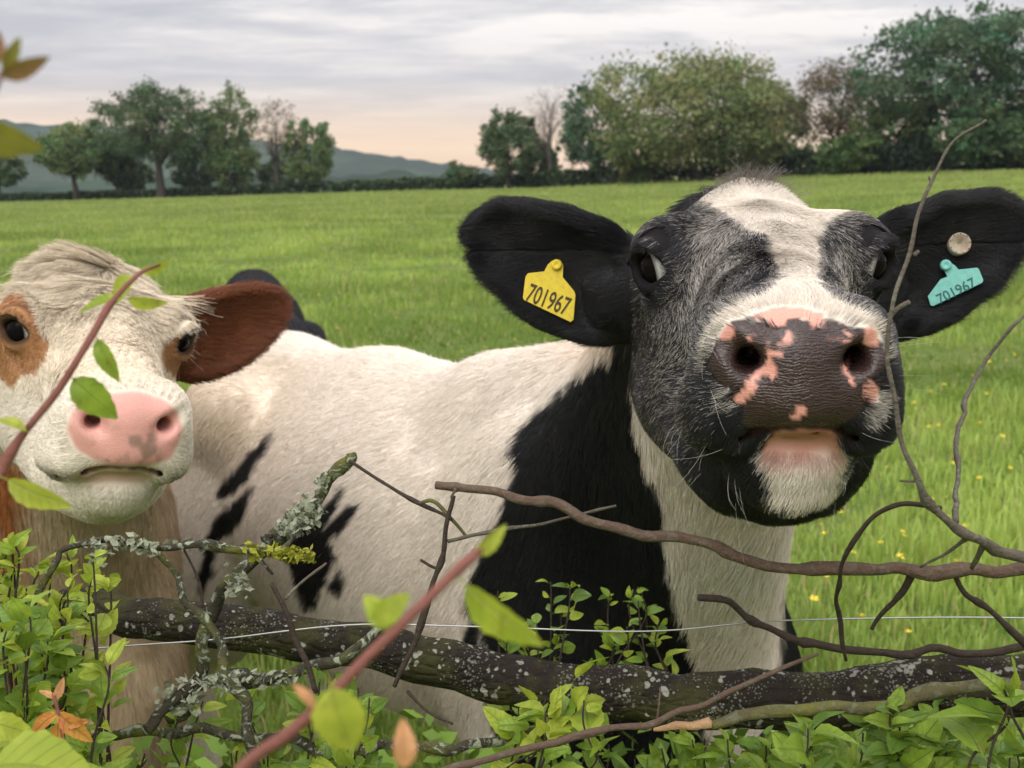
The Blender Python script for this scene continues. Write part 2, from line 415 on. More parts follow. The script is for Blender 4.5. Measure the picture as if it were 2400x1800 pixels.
# ---------------------------------------------------------------- coat patterns (outlines read off the photograph, laid on the animals)
def Z1(L): return [(1080 + .5967 * x, 350 + .5967 * y) for x, y in L]
def Z4(L): return [(1600 + .2411 * x, 700 + .2411 * y) for x, y in L]
def Z8(L): return [(400 + .4973 * x, 780 + .4973 * y) for x, y in L]
def Z2(L): return [(.5424 * x, 480 + .5424 * y) for x, y in L]
BLACK, WHITE, CREAM = np.array((.014, .014, .017)), np.array((.86, .80, .72)), np.array((.88, .79, .70))
PINK, NOSE = np.array((.74, .36, .29)), np.array((.021, .017, .018))
BLAZE = Z1([(790, 20), (820, 175), (940, 200), (1040, 255), (1110, 300), (1190, 340), (1225, 430), (1245, 510), (1200, 565), (1120, 600), (1040, 640), (985, 700), (955, 770), (948, 870), (985, 800), (1010, 740), (1060, 690), (1150, 680), (1300, 690), (1450, 680), (1590, 700), (1640, 760), (1672, 810), (1665, 730), (1570, 640), (1460, 590), (1400, 520), (1405, 420), (1395, 330), (1440, 280), (1530, 240), (1480, 20)])
NOSEP = Z4([(440, 215), (560, 195), (690, 165), (715, 205), (640, 250), (730, 236), (830, 236), (845, 290), (930, 290), (1000, 250), (1005, 190), (1090, 178), (1160, 212), (1230, 212), (1285, 262), (1270, 295), (1330, 300), (1385, 245), (1395, 198), (1480, 198), (1560, 240), (1680, 300), (1750, 310), (1770, 420), (1960, 440), (1990, 620), (1900, 740), (1800, 800), (1750, 860), (1750, 950), (1790, 1040), (1720, 1110), (1640, 1180), (1500, 1250), (1200, 1250), (900, 1250), (650, 1260), (560, 1200), (600, 1040), (620, 960), (720, 900), (705, 800), (600, 830), (480, 900), (330, 800), (280, 700), (230, 660), (320, 440), (420, 380), (500, 380), (520, 300)])
PINKS = [Z4(q) for q in (
    [(480, 970), (560, 890), (640, 790), (740, 690), (830, 605), (905, 640), (912, 720), (880, 810), (850, 765), (770, 735), (710, 790), (725, 885), (630, 950), (600, 1015), (540, 1035)],
    [(815, 485), (960, 505), (985, 560), (870, 560), (850, 625)], [(945, 420), (1000, 340), (1060, 295), (1085, 380), (1060, 445), (960, 440), (820, 430)],
    [(1770, 840), (1830, 800), (1905, 870), (1885, 1000), (1795, 1015), (1760, 950)], [(1570, 600), (1625, 535), (1595, 700), (1650, 760), (1675, 850), (1615, 865), (1590, 750), (1535, 725)],
    [(1768, 285), (1850, 285), (1905, 360), (1900, 440), (1758, 440)], [(450, 240), (505, 300), (500, 365), (430, 400), (340, 400), (380, 310)],
    [(1140, 1015), (1230, 1080), (1140, 1175), (1030, 1185), (1080, 1110)], [(700, 150), (900, 85), (1150, 85), (1390, 145), (1390, 235), (1275, 300), (1235, 212), (1090, 178), (1005, 190), (1000, 250), (930, 290), (845, 290), (835, 236), (700, 205)],
    [(620, 370), (690, 340), (680, 420), (640, 410)], [(1430, 395), (1620, 400), (1610, 420), (1450, 415)], [(1560, 320), (1640, 345), (1600, 365)])]
CHIN = Z1([(1172, 1190), (1205, 1125), (1260, 1085), (1400, 1088), (1470, 1120), (1528, 1200), (1505, 1300), (1440, 1375), (1330, 1390), (1230, 1365), (1190, 1260)])
TUFTS = [Z4([(360, 900), (430, 830), (520, 850), (480, 950), (560, 1040), (520, 1100), (390, 1040)]), Z4([(1800, 1020), (1900, 880), (1985, 950), (1960, 1120), (1850, 1250), (1720, 1180)])]
SHOULDER = Z8([(2500, -200), (2250, 40), (2100, 95), (1980, 160), (1850, 270), (1740, 370), (1650, 470), (1610, 560), (1640, 640), (1600, 760), (1530, 900), (1480, 1000), (1440, 1100), (1400, 1200), (1395, 1300), (1450, 1350), (1480, 1450), (1560, 2300), (2480, 2300)]) + [(1680, 1900), (1641, 1568), (1617, 1527), (1588, 1433), (1570, 1362), (1564, 1274), (1547, 1150), (1511, 1080), (1480, 900)]
CHESTR = [(1875, 1100), (1862, 1239), (1848, 1303), (1828, 1409), (1822, 1700), (2100, 1700), (2100, 1000)]
SPOTS = [Z8(q) for q in ([(470, 495), (400, 555), (330, 640), (240, 735), (225, 775), (290, 755), (360, 690), (430, 570)], [(385, 735), (330, 790), (240, 860), (165, 985), (230, 975), (310, 910), (350, 850)],
    [(805, 725), (770, 800), (700, 850), (640, 890), (560, 1000), (560, 1080), (600, 1200), (640, 1310), (680, 1290), (700, 1200), (740, 1150), (775, 1060), (745, 975), (800, 940), (850, 880), (885, 815), (830, 830), (750, 920), (720, 930), (790, 820)],
    [(795, 1125), (755, 1200), (790, 1230), (815, 1180)], [(175, 990), (205, 990), (185, 1150), (150, 1220), (140, 1150)], [(1400, 1380), (1440, 1340), (1460, 1500), (1390, 1500)])]
C2EYE = [Z2([(10, 400), (60, 375), (110, 378), (150, 440), (172, 520), (218, 590), (190, 665), (150, 725), (92, 735), (58, 795), (28, 765), (-40, 690), (-60, 560), (-30, 450)]), Z2([(770, 545), (705, 585), (698, 655), (738, 725), (790, 745), (830, 720), (850, 640), (830, 580)])]
C2NOSE = Z2([(290, 965), (310, 895), (345, 855), (420, 828), (500, 812), (600, 806), (700, 836), (765, 890), (786, 960), (770, 1040), (735, 1095), (650, 1122), (500, 1128), (420, 1110), (330, 1050)])
C2LIP = Z2([(300, 1170), (400, 1120), (500, 1112), (620, 1120), (680, 1165), (620, 1205), (490, 1200), (370, 1205)])

def lerp(a, b, t): return a + (np.asarray(b) - a) * np.asarray(t)[:, None]
def paint1(c, P, ish):
    """returns colour, bare-skin 0..1, nose 0..1, chance that a hair here is white"""
    u, v, z = proj(P); n = len(P); L = c.tolocal(P)
    na = vnoise(P, 60, 1); nb = vnoise(P, 160, 2); nc = vnoise(P, 7, 3)
    jit = na * 7 + nb * 4
    # body
    body = np.tile(CREAM, (n, 1)); dirt = sstep(820, 480, u) * sstep(800, 860, v) * (1 - sstep(980, 1180, v)) * (.65 + .35 * nc)
    body = lerp(body, (.50, .39, .21), np.clip(dirt * .85, 0, 1))
    body = lerp(body, (.70, .50, .36), sstep(1180, 1400, u) * (1 - sstep(800, 900, v)) * .35)
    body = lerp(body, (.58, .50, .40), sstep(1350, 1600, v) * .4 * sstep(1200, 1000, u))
    f = polysd(u, v, SHOULDER) + jit * 1.6
    f = np.maximum(f, polysd(u, v, CHESTR) + jit)
    for q in SPOTS: f = np.maximum(f, polysd(u, v, q) + 5 + jit * 1.0)
    nape = np.linalg.norm((L - [0, .12, -.10]) / [.15, .14, .16], axis=1); f = np.maximum(f, (1 - nape) * 90 + jit)
    kb = sstep(-8, 8, f); body = lerp(body, BLACK, kb)
    wb = (1 - kb)
    # head
    w = sstep(-26, 10, polysd(u, v, BLAZE) + jit)
    def blob(cx, cy, sx, sy, a): return a * np.exp(-((u - cx) / sx) ** 2 - ((v - cy) / sy) ** 2)
    roan = blob(1700, 560, 70, 70, .55) + blob(1650, 660, 90, 70, .28) + blob(2000, 545, 45, 60, .62) + blob(1990, 650, 40, 60, .5) + blob(1600, 800, 80, 130, .16) + blob(1560, 980, 60, 120, .12) + blob(1545, 530, 50, 50, .16)
    roan = np.clip(roan * (1.5 + .7 * na) + .03, 0, .62)
    for q in TUFTS: roan = np.maximum(roan, sstep(-14, 12, polysd(u, v, q) + jit) * .95)
    ear = (np.abs(L[:, 0]) > .105) & (L[:, 1] > -.06)
    top = sstep(.05, .08, L[:, 1])
    w = np.maximum(w * (1 - top), roan); w[ear] = 0.02
    chin = sstep(-10, 14, polysd(u, v, CHIN) + jit * 1.6) * (L[:, 1] < -.24)
    w = np.maximum(w, chin)
    throat = ((L[:, 2] < -.17) & (L[:, 1] > -.2) & (np.abs(L[:, 0]) < .05)); w[throat] = np.maximum(w[throat], .2)
    fn = np.maximum(polysd(u, v, NOSEP), -60) + na * 3 + nb * 2
    mz = sstep(-.285, -.305, L[:, 1]) * (L[:, 2] > -.15)
    fp = np.full(n, -60.)
    for q in PINKS: fp = np.maximum(fp, polysd(u, v, q))
    fp = fp + nb * 2.5 + na * 2
    nose = sstep(-2.5, 2.5, fn) * mz; pink = sstep(-2.5, 2.5, fp) * mz
    upchin = chin * (1 - sstep(1045, 1110, v + jit * 3))
    bare = np.maximum(np.maximum(nose, pink), upchin * (v < 1052 + jit * 2) * .8); md = mouth_dist(L)
    # nostril interiors and lip line stay dark pink / black
    head = lerp(np.tile(BLACK, (n, 1)), WHITE, sstep(.66, 1, w) * .85)
    head = lerp(head, (.86, .78, .68), sstep(.8, 1, w) * .6)
    ed = np.minimum(np.linalg.norm(L - EYE_C, axis=1), np.linalg.norm(L - EYE_C * [-1, 1, 1], axis=1)); ey = sstep(.046, .030, ed); head = lerp(head, (.012, .011, .012), ey); w = w * (1 - ey * .9)
    head = lerp(head, NOSE, nose); head = lerp(head, PINK, pink); head = lerp(head, (.44, .175, .13), upchin * (.85 + .15 * na))
    lipk = sstep(.0068, .004, md + .001 * na); head = lerp(head, (.008, .007, .008), lipk); head = lerp(head, (.012, .010, .010), sstep(.05, .25, vnoise(P, 110, 44)) * sstep(1035, 1010, v) * chin); bare = np.maximum(bare, lipk * sstep(.0058, .0042, md))
    hm = ish.astype(float)
    col = lerp(body, head, hm)
    wp = np.where(ish, w, wb)
    return col, bare * hm, np.maximum(nose, pink) * hm, wp, hm
def paint2(c, P, ish):
    u, v, z = proj(P); n = len(P); L = c.tolocal(P)
    na = vnoise(P, 60, 11); nb = vnoise(P, 160, 12); nc = vnoise(P, 22, 13)
    jit = na * 5 + nb * 3
    base = np.array((.76, .67, .53)); brown = np.array((.42, .215, .10))
    head = np.tile(base, (n, 1)); head = lerp(head, (.84, .78, .68), sstep(860, 940, v) * .8)
    f = np.full(n, -99.)
    for q in C2EYE: f = np.maximum(f, polysd(u, v, q))
    br = sstep(-5, 5, f + jit) * (L[:, 1] < -.02)
    head = lerp(head, brown, br)
    ed = np.minimum(np.linalg.norm(L - EYE_C, axis=1), np.linalg.norm(L - EYE_C * [-1, 1, 1], axis=1)); head = lerp(head, (.035, .022, .016), sstep(.035, .029, ed) * .9)
    ear = (np.abs(L[:, 0]) > .108) & (L[:, 1] > -.05)
    head[ear] = (.19, .062, .025)
    nose = sstep(-6, 5, polysd(u, v, C2NOSE) + jit * .5) * (L[:, 1] < -.28) * (L[:, 2] > -.14)
    lip = sstep(-8, 8, polysd(u, v, C2LIP)) * (L[:, 1] < -.27)
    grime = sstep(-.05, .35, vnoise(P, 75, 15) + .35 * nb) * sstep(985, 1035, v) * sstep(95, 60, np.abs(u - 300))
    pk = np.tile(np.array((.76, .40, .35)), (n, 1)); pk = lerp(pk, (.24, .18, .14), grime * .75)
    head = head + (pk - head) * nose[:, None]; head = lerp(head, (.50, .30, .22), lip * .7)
    head = lerp(head, (.22, .17, .10), sstep(1185, 1235, v + jit * 2) * (L[:, 1] < -.2) * .4)  # chin underside darkened: dirt, with some shade painted into the coat colour
    corner = sstep(.022, .006, mouth_dist(L)) * sstep(.035, .06, np.abs(L[:, 0]))
    head = lerp(head, (.13, .11, .06), corner * .85)
    body = np.tile(np.array((.40, .31, .20)), (n, 1))  # neck and body coat darker than the head: shade painted into the colour
    npe = np.linalg.norm((L - [0, .05, -.05]) / [.16, .16, .16], axis=1); body = lerp(body, base, sstep(1.1, .7, npe))
    bb = sstep(30, -30, u - 55 + jit * 2) * sstep(1060, 1110, v); body = lerp(body, (.30, .11, .04), bb)
    body = lerp(body, (.24, .17, .10), np.clip(.6 * sstep(.0, .6, nc), 0, 1))
    lipk = sstep(.006, .0038, mouth_dist(L)); head = lerp(head, (.10, .055, .045), lipk * .8)
    hm = ish.astype(float)
    col = lerp(body, head, hm)
    return col, np.maximum(np.maximum(nose, lip * .6), lipk) * hm, nose * hm, np.ones(n), hm
def paint3(c, P, ish):
    n = len(P); return np.tile(BLACK, (n, 1)), np.zeros(n), np.zeros(n), np.zeros(n), ish.astype(float)

# ---------------------------------------------------------------- cow materials
m = NT('cow_hide'); co = m.coord()
col = m.attr('col', 'Color'); bare = m.attr('bare'); wet = m.attr('wet')
hid = m.mix(m.math('MULTIPLY', m.noise(260, 3, .6), .25), col, m.mix(0.5, col, (0, 0, 0)))
wr = m.vor(250, m.mapping(co, (1, 1, 1.7)), 'DISTANCE_TO_EDGE'); wr2 = m.noise(420, 3, .6, dist=1.5)
warp = m.node('ShaderNodeVectorMath', operation='ADD'); m.l.new(co, warp.inputs[0])
wv = m.node('ShaderNodeTexWave', wave_type='BANDS', bands_direction='Z'); m.put(wv.inputs['Scale'], 125.0); m.put(wv.inputs['Distortion'], 13.0); m.put(wv.inputs['Detail'], 2.5); m.put(wv.inputs['Detail Scale'], 1.1); m.put(wv.inputs['Vector'], m.mapping(co, (.55, 1, 1)))
lumi = m.node('ShaderNodeSeparateColor'); m.l.new(col, lumi.inputs[0]); wk = m.math('SUBTRACT', 1.0, m.math('MULTIPLY', lumi.outputs[0], 3.0), clamp=True)
hgt = m.math('ADD', m.math('MULTIPLY', m.math('MINIMUM', m.math('MULTIPLY', wr, 6.0), 1.0), .3), m.math('ADD', m.math('MULTIPLY', m.math('MULTIPLY', wv.outputs['Fac'], wk), .6), m.math('MULTIPLY', wr2, .25)))
skinc = m.mix(m.math('MULTIPLY', m.noise(55, 5, .6), .5), col, m.mix(.35, col, (.25, .08, .05)))
skinc = m.mix(m.math('MULTIPLY', wk, m.math('MULTIPLY', m.math('SUBTRACT', 1.0, wv.outputs['Fac']), .22)), skinc, (.01, .008, .008))
m.set(color=m.mix(bare, hid, skinc), rough=m.math('SUBTRACT', .85, m.math('MULTIPLY', wet, m.math('MULTIPLY_ADD', m.noise(90, 3, .5), .35, .42))), spec=m.math('MULTIPLY_ADD', wet, .28, .1),
      coat=m.math('MULTIPLY', wet, .18), normal=m.bump(hgt, m.math('MULTIPLY_ADD', wet, .32, .12), .0012), sss=m.math('MULTIPLY', bare, .12))
m.b.inputs['Coat Roughness'].default_value = .22; m.b.inputs['Subsurface Radius'].default_value = (.006, .0025, .0015)
HIDE = m.m
m = NT('coat_hair'); hi = m.node('ShaderNodeHairInfo') if hasattr(bpy.types, 'ShaderNodeHairInfo') else None
hc = m.attr('col', 'Color')
m.set(color=hc, rough=.42, spec=.35)
HAIR = m.m
def eye_mat(name, iris):
    m = NT(name); g = m.node('ShaderNodeSeparateXYZ'); m.l.new(m.coord('Object'), g.inputs[0])
    zz = m.math('DIVIDE', g.outputs[2], .0222)
    pr = m.math('ADD', m.math('POWER', m.math('DIVIDE', g.outputs[0], .0088), 2.0), m.math('POWER', m.math('DIVIDE', g.outputs[1], .0052), 2.0))
    vein = m.math('MULTIPLY', m.ramp(m.noise(300, 4, .6, dist=2), [(.5, 0.0), (.7, 1.0)]), .3)
    scl = m.mix(vein, (.68, .68, .70), (.45, .28, .26))
    ic = m.mix(m.noise(500, 2), iris, tuple(q * .4 for q in iris))
    ic = m.mix(m.ramp(pr, [(.85, 1.0), (1.0, 0.0)]), ic, (.004, .005, .008))
    edge = m.ramp(zz, [(.64, 0.0), (.67, 1.0)])
    lim = m.ramp(zz, [(.55, 0.0), (.64, .75), (.68, 0.0)])
    m.set(color=m.mix(lim, m.mix(edge, scl, ic), (.05, .035, .03)), rough=.05, spec=.06, coat=.0); m.b.inputs['Coat Roughness'].default_value = .02
    return m.m
EYE = eye_mat('eye_dark', (.010, .008, .008))

# ---------------------------------------------------------------- fur
def grow(c, paint, N, length, flow, name, parent, seed, rad=(.00030, .00008), view_bias=.25, pts=4, region=None, curl=.0, lift=.25, clump=0, cstr=.6, white=None):
    rng = np.random.default_rng(seed)
    V, Fa = c.V, c.F
    ar = np.linalg.norm(np.cross(V[Fa[:, 2]] - V[Fa[:, 0]], V[Fa[:, 3]] - V[Fa[:, 1]]), axis=1) * .5
    cen = V[Fa].mean(1); nf = c.N[Fa].mean(1); vd = unit(CP - cen); vis = (nf * vd).sum(1)
    wgt = ar * np.where(vis > -.35, 1, view_bias)
    if region is not None: wgt = wgt * region(cen, nf)
    k = rng.choice(len(Fa), N, p=wgt / wgt.sum())
    a = rng.random((N, 1)); b = rng.random((N, 1)); q = Fa[k]
    bil = lambda X: (X[q[:, 0]] * (1 - a) + X[q[:, 1]] * a) * (1 - b) + (X[q[:, 3]] * (1 - a) + X[q[:, 2]] * a) * b
    P = bil(V); n = unit(bil(c.N)); ish = c.ish[q[:, 0]]
    col, bare, wet, wp, hm = paint(c, P, ish)
    keep = bare < .35
    L = c.tolocal(P); ed = np.minimum(np.linalg.norm(L - EYE_C, axis=1), np.linalg.norm(L - EYE_C * [-1, 1, 1], axis=1)); keep &= ed > .0335
    no = np.minimum(np.linalg.norm(L - [.040, -.375, -.05], axis=1), np.linalg.norm(L - [-.040, -.375, -.05], axis=1)); keep &= no > .02
    P, n, ish, col, wp, L = P[keep], n[keep], ish[keep], col[keep], wp[keep], L[keep]; N = len(P)
    fl = flow(c, P, n, ish, L) + np.where(ish, .3, .02)[:, None] * np.stack([vnoise(P, 28, seed + i) for i in range(3)], 1) + np.where(ish, .12, .07)[:, None] * rng.normal(size=(N, 3))
    fl = unit(fl - n * (fl * n).sum(1)[:, None])
    ln = length(c, P, ish, L) * rng.uniform(.6, 1.15, N)
    if white is None and not ish.all():
        b_ = ~ish; c2_, _, _, w2_, _ = paint(c, P[b_] + fl[b_] * (ln[b_] * .5)[:, None], ish[b_]); col[b_] = c2_; wp[b_] = w2_
    cn = np.stack([vnoise(P, 45, seed + 5 + i) for i in range(3)], 1)
    T = np.linspace(0, 1, pts); X = np.zeros((N, pts, 3))
    side = np.cross(n, fl)
    ph = rng.random(N) * 6.28
    for i, t in enumerate(T):
        up_ = lift * t * (1 - .35 * t)
        wob = curl * np.sin(ph + t * 7.0) * t
        X[:, i] = P - n * .0002 + (fl * t + n * up_ + side * wob[:, None] + cn * np.where(ish, .22, .08)[:, None] * t * t) * ln[:, None]
    if clump:
        key = np.floor((P + .006 * cn) / clump).astype(np.int64) @ np.array([73856093, 19349663, 83492791]); _, inv = np.unique(key, return_inverse=True); inv = inv.ravel(); ct = np.bincount(inv)
        for i, t in enumerate(T):
            av = np.stack([np.bincount(inv, X[:, i, a]) / ct for a in range(3)], 1)[inv]; X[:, i] += (av - X[:, i]) * (cstr * t)
    if white is None:
        rr = rng.random(N); isw = rr < wp
        mixed = (wp > .04) & (wp < .96) & ish
        base = col.copy(); base[mixed & isw] = WHITE * (.30 + .35 * rng.random((int((mixed & isw).sum()), 1))); base[mixed & ~isw] = BLACK * 2.2
    else: base = np.tile(np.array(white), (N, 1))
    base = base * (1 + np.where(ish, .10, .04)[:, None] * vnoise(P, 120, seed + 9)[:, None] + rng.normal(0, .13, (N, 1))); base = np.clip(base, .004, .95)
    hcv = bpy.data.hair_curves.new(name); hcv.add_curves([pts] * N)
    hcv.attributes['position'].data.foreach_set('vector', (X - np.array(parent.location)).astype(np.float32).ravel())
    ra = hcv.attributes.get('radius') or hcv.attributes.new('radius', 'FLOAT', 'POINT')
    ra.data.foreach_set('value', np.tile((rad[0] + (rad[1] - rad[0]) * T).astype(np.float32), N))
    ca = hcv.attributes.new('col', 'FLOAT_COLOR', 'CURVE'); ca.data.foreach_set('color', np.concatenate([base, np.ones((N, 1))], 1).astype(np.float32).ravel())
    hcv.materials.append(HAIR)
    return new_obj(name, hcv, parent)
def flow_std(c, P, n, ish, L):
    wl_ = L - np.array([0, -.085, -.01]); d = wl_.copy(); d[:, 2] *= .4
    d = unit(d); low = sstep(-.07, -.13, L[:, 2])[:, None] * sstep(-.36, -.25, L[:, 1])[:, None]
    d = d * (1 - low) + np.array([0, .75, -.65]) * low
    mz = sstep(-.26, -.32, L[:, 1])[:, None]; d = d * (1 - mz) + unit(L - np.array([0, -.36, -.07]) + [0, .04, -.01]) * mz
    ear = (np.abs(L[:, 0]) > .11)[:, None] & (L[:, 1] > -.06)[:, None]
    d = np.where(ear, np.stack([np.sign(L[:, 0]), 0 * L[:, 0], .25 * np.sign(L[:, 2] + .06)], 1), d)
    hd = d @ c.HR.T
    bd = np.tile(c.BR @ np.array([0, .62, -.78]), (len(P), 1))
    nk = sstep(.25, -.15, c.tobody(P)[:, 1])[:, None]; bd = bd * (1 - nk) + np.array([-.15, .25, -.95]) * nk
    return np.where(ish[:, None], hd, bd)
def build_cow(c, paint, label, hair, name='cow', group=None):
    root = thing(name, tuple(c.BT), label, 'cow', group)
    col, bare, wet, wp, hm = paint(c, c.V, c.ish)
    me = npmesh('cow_body', local(root, c.V), c.F, HIDE, attrs=dict(col=col, bare=bare, wet=wet))
    body = new_obj('body', me, root)
    for fn in hair: fn(c, root)
    return root
def add_eyes(c, root, mat, gaze=(.93, -.23, -.20), up=0.0):
    for s in (-1, 1):
        n, k = 24, 16; V = []; 
        th = np.linspace(0, math.pi, k + 1); ph = np.arange(n) * 2 * math.pi / n
        V = np.array([(math.sin(t) * math.cos(p), math.sin(t) * math.sin(p), math.cos(t)) for t in th for p in ph]) * .0222
        front = V[:, 2] > .0222 * .6; V[front, 2] += (V[front, 2] - .0222 * .6) * .22          # cornea
        Fq = [(i * n + j, i * n + (j + 1) % n, (i + 1) * n + (j + 1) % n, (i + 1) * n + j) for i in range(k) for j in range(n)]
        o = new_obj('eye', npmesh('eye', V, np.array(Fq), mat), root)
        g = c.HR @ unit(np.array(gaze) * [s, 1, 1]); xa = unit(np.cross((0, 0, 1), g)); ya = np.cross(g, xa)
        M = Matrix(np.stack([xa, ya, g], 1).tolist()).to_4x4(); M.translation = Vector(c.hw(EYE_C * [s, 1, 1]) - np.array(root.location)); o.matrix_local = M
        # lashes on the upper lid
        rng = np.random.default_rng(5 + s); d = EYE_DIR * [s, 1, 1]; xl = unit(np.cross(d, (0, 0, 1))); zl = np.cross(xl, d); NL = 70; X = np.zeros((NL, 4, 3))
        for i in range(NL):
            t = rng.uniform(-.95, .95); b = EYE_C * [s, 1, 1] + d * (.0255 - .006 * t * t) + xl * .0235 * t + zl * (.0175 * (1 - t * t) + .001)
            ln = rng.uniform(.008, .015); dr = unit(d * .8 + xl * t * .5 + zl * rng.uniform(-.25, .1))
            for j, q in enumerate(np.linspace(0, 1, 4)): X[i, j] = c.hw(b + dr * ln * q + zl * (-.25 * q + .45 * q * q) * ln)
        hcv = bpy.data.hair_curves.new('eyelashes'); hcv.add_curves([4] * NL); hcv.attributes['position'].data.foreach_set('vector', (X - np.array(root.location)).astype(np.float32).ravel())
        ra = hcv.attributes.get('radius') or hcv.attributes.new('radius', 'FLOAT', 'POINT'); ra.data.foreach_set('value', np.tile(np.linspace(.00028, .00008, 4).astype(np.float32), NL))
        ca = hcv.attributes.new('col', 'FLOAT_COLOR', 'CURVE'); ca.data.foreach_set('color', np.tile(np.array((.012, .011, .012, 1), np.float32), NL)); hcv.materials.append(HAIR)
        bpy.context.view_layer.update(); la = new_obj('eyelashes', hcv, o); la.matrix_parent_inverse = o.matrix_local.inverted()

def len1(c, P, ish, L):
    l = np.where(ish, .0088, .022)
    ear = (np.abs(L[:, 0]) > .11) & (L[:, 1] > -.06)
    l = np.where(ish & ear, .015, l)
    l = np.where(ish & (L[:, 1] > -.03) & ~ear, .013, l)
    l = np.where(ish & (L[:, 1] < -.26), .008, l)
    l = np.where(ish & (L[:, 2] < -.15), .014, l)
    return np.where(ish, l, l * (1 + .7 * sstep(.35, -.1, c.tobody(P)[:, 1])))
def len2(c, P, ish, L):
    l = np.where(ish, .012, .028)
    ear = (np.abs(L[:, 0]) > .108) & (L[:, 1] > -.06)
    fore = sstep(-.20, -.08, L[:, 1]) * sstep(-.09, -.05, L[:, 2]) * sstep(.085, .05, np.abs(L[:, 0]))
    l = np.where(ish & ~ear, l + .031 * fore, l); l = np.where(ish & ear, .017, l)
    u, v, z = proj(P); f = np.full(len(P), -99.)
    for q in C2EYE: f = np.maximum(f, polysd(u, v, q))
    l = np.where(ish & (f > -5), .007, l)
    return np.where(ish & (L[:, 1] < -.24), .0062, l)
headreg = lambda c: (lambda P, n: (c.fh(P) < c.fb(P) + .004).astype(float))
bodyreg = lambda c: (lambda P, n: (c.fh(P) > c.fb(P) - .004).astype(float))

C1 = Cow((9.1, -1.5, -4.5), (.223, 1.186, 1.598), (.165, 1.80), 37.9, fine=.0033).build()
C2 = Cow((12, 10.3, 25.5), (-.531, 1.563, 1.502), (-.78, 1.98), 48, fine=.0033).build()
C3 = Cow((0, 0, 193), (-1.45, 6.3, 1.0), (-1.11, 5.3), 193, fine=.012, coarse=.014, zs=.91).build()

def hair1(c, r):
    grow(c, paint1, 420000, len1, flow_std, 'head_fur', r, 21, region=headreg(c), lift=.42, rad=(.00018, .00007))
    grow(c, paint1, 280000, len1, flow_std, 'body_fur', r, 31, rad=(.0005, .0001), region=lambda P, n: bodyreg(c)(P, n) * (.25 + .75 * (P[:, 2] > .75)), lift=.2, view_bias=.1)
    tuft = lambda P, n: ((lambda L: np.exp(-((L[:, 0]) / .025) ** 2 - ((L[:, 1] - .0) / .02) ** 2) * (L[:, 2] > -.03))(c.tolocal(P)))
    grow(c, paint1, 420, lambda c, P, i, L: np.full(len(P), .030), lambda c, P, n, i, L: unit(np.stack([L[:, 0] * 14, 0 * L[:, 0] - .2, 0 * L[:, 0] + .8], 1)) @ c.HR.T, 'poll_tuft', r, 41, rad=(.0002, .00006), region=tuft, lift=.8, white=(.26, .24, .22))
    wh = lambda P, n: ((lambda L: ((L[:, 1] < -.25) & (L[:, 2] < -.03)).astype(float) * (np.abs(L[:, 0]) > .03))(c.tolocal(P)))
    grow(c, paint1, 60, lambda c, P, i, L: np.full(len(P), .042), lambda c, P, n, i, L: unit(L - np.array([0, -.25, -.09])) @ c.HR.T, 'whiskers', r, 43, rad=(.00010, .00004), region=wh, lift=.75, white=(.50, .48, .46))
    er = lambda P, n: ((lambda L: ((np.abs(L[:, 0]) > .12) & (L[:, 1] > -.06)).astype(float))(c.tolocal(P)))
    grow(c, paint1, 14000, lambda c, P, i, L: np.full(len(P), .022), flow_std, 'ear_fringe', r, 45, region=er, lift=.5)
    add_eyes(c, r, EYE)
def hair2(c, r):
    grow(c, paint2, 130000, len2, flow_std, 'head_fur', r, 51, region=headreg(c), lift=.32, curl=.2, pts=6, clump=.008, cstr=.5)
    grow(c, paint2, 60000, len2, flow_std, 'body_fur', r, 61, rad=(.00045, .0001), region=lambda P, n: bodyreg(c)(P, n) * (.2 + .8 * (P[:, 2] > .75)), lift=.2, view_bias=.1)
    tuft = lambda P, n: ((lambda L: np.exp(-((L[:, 0]) / .045) ** 2 - ((L[:, 1] + .015) / .05) ** 2) * (L[:, 2] > -.07))(c.tolocal(P)))
    grow(c, paint2, 9000, lambda c, P, i, L: np.full(len(P), .068), lambda c, P, n, i, L: unit(np.stack([np.tanh((L[:, 0] - .02) * 40) * .8, 0 * L[:, 0] - .55, 0 * L[:, 0] - .25], 1)) @ c.HR.T, 'forelock', r, 63, rad=(.0003, .0001), region=tuft, lift=.30, curl=.10, pts=10, clump=.015, cstr=.45)
    er = lambda P, n: ((lambda L: ((np.abs(L[:, 0]) > .12) & (L[:, 1] > -.06)).astype(float))(c.tolocal(P)))
    grow(c, paint2, 9000, lambda c, P, i, L: np.full(len(P), .026), flow_std, 'ear_fringe', r, 65, region=er, lift=.5)
    add_eyes(c, r, EYE, gaze=(.86, -.46, -.16))
def hair3(c, r):
    grow(c, paint3, 26000, lambda c, P, i, L: np.full(len(P), .03), flow_std, 'fur', r, 71, rad=(.0007, .0002), lift=.18, view_bias=.05, region=lambda P, n: (P[:, 2] > .8).astype(float))
COW1 = build_cow(C1, paint1, 'black and white cow stretching its speckled black muzzle over the hedge, tagged in both ears', [hair1])
COW2 = build_cow(C2, paint2, 'cream cow with brown eye patches, pink nose and shaggy forelock', [hair2])
COW3 = build_cow(C3, paint3, 'plain black cow turned away, its rump showing behind the brown ear', [hair3])

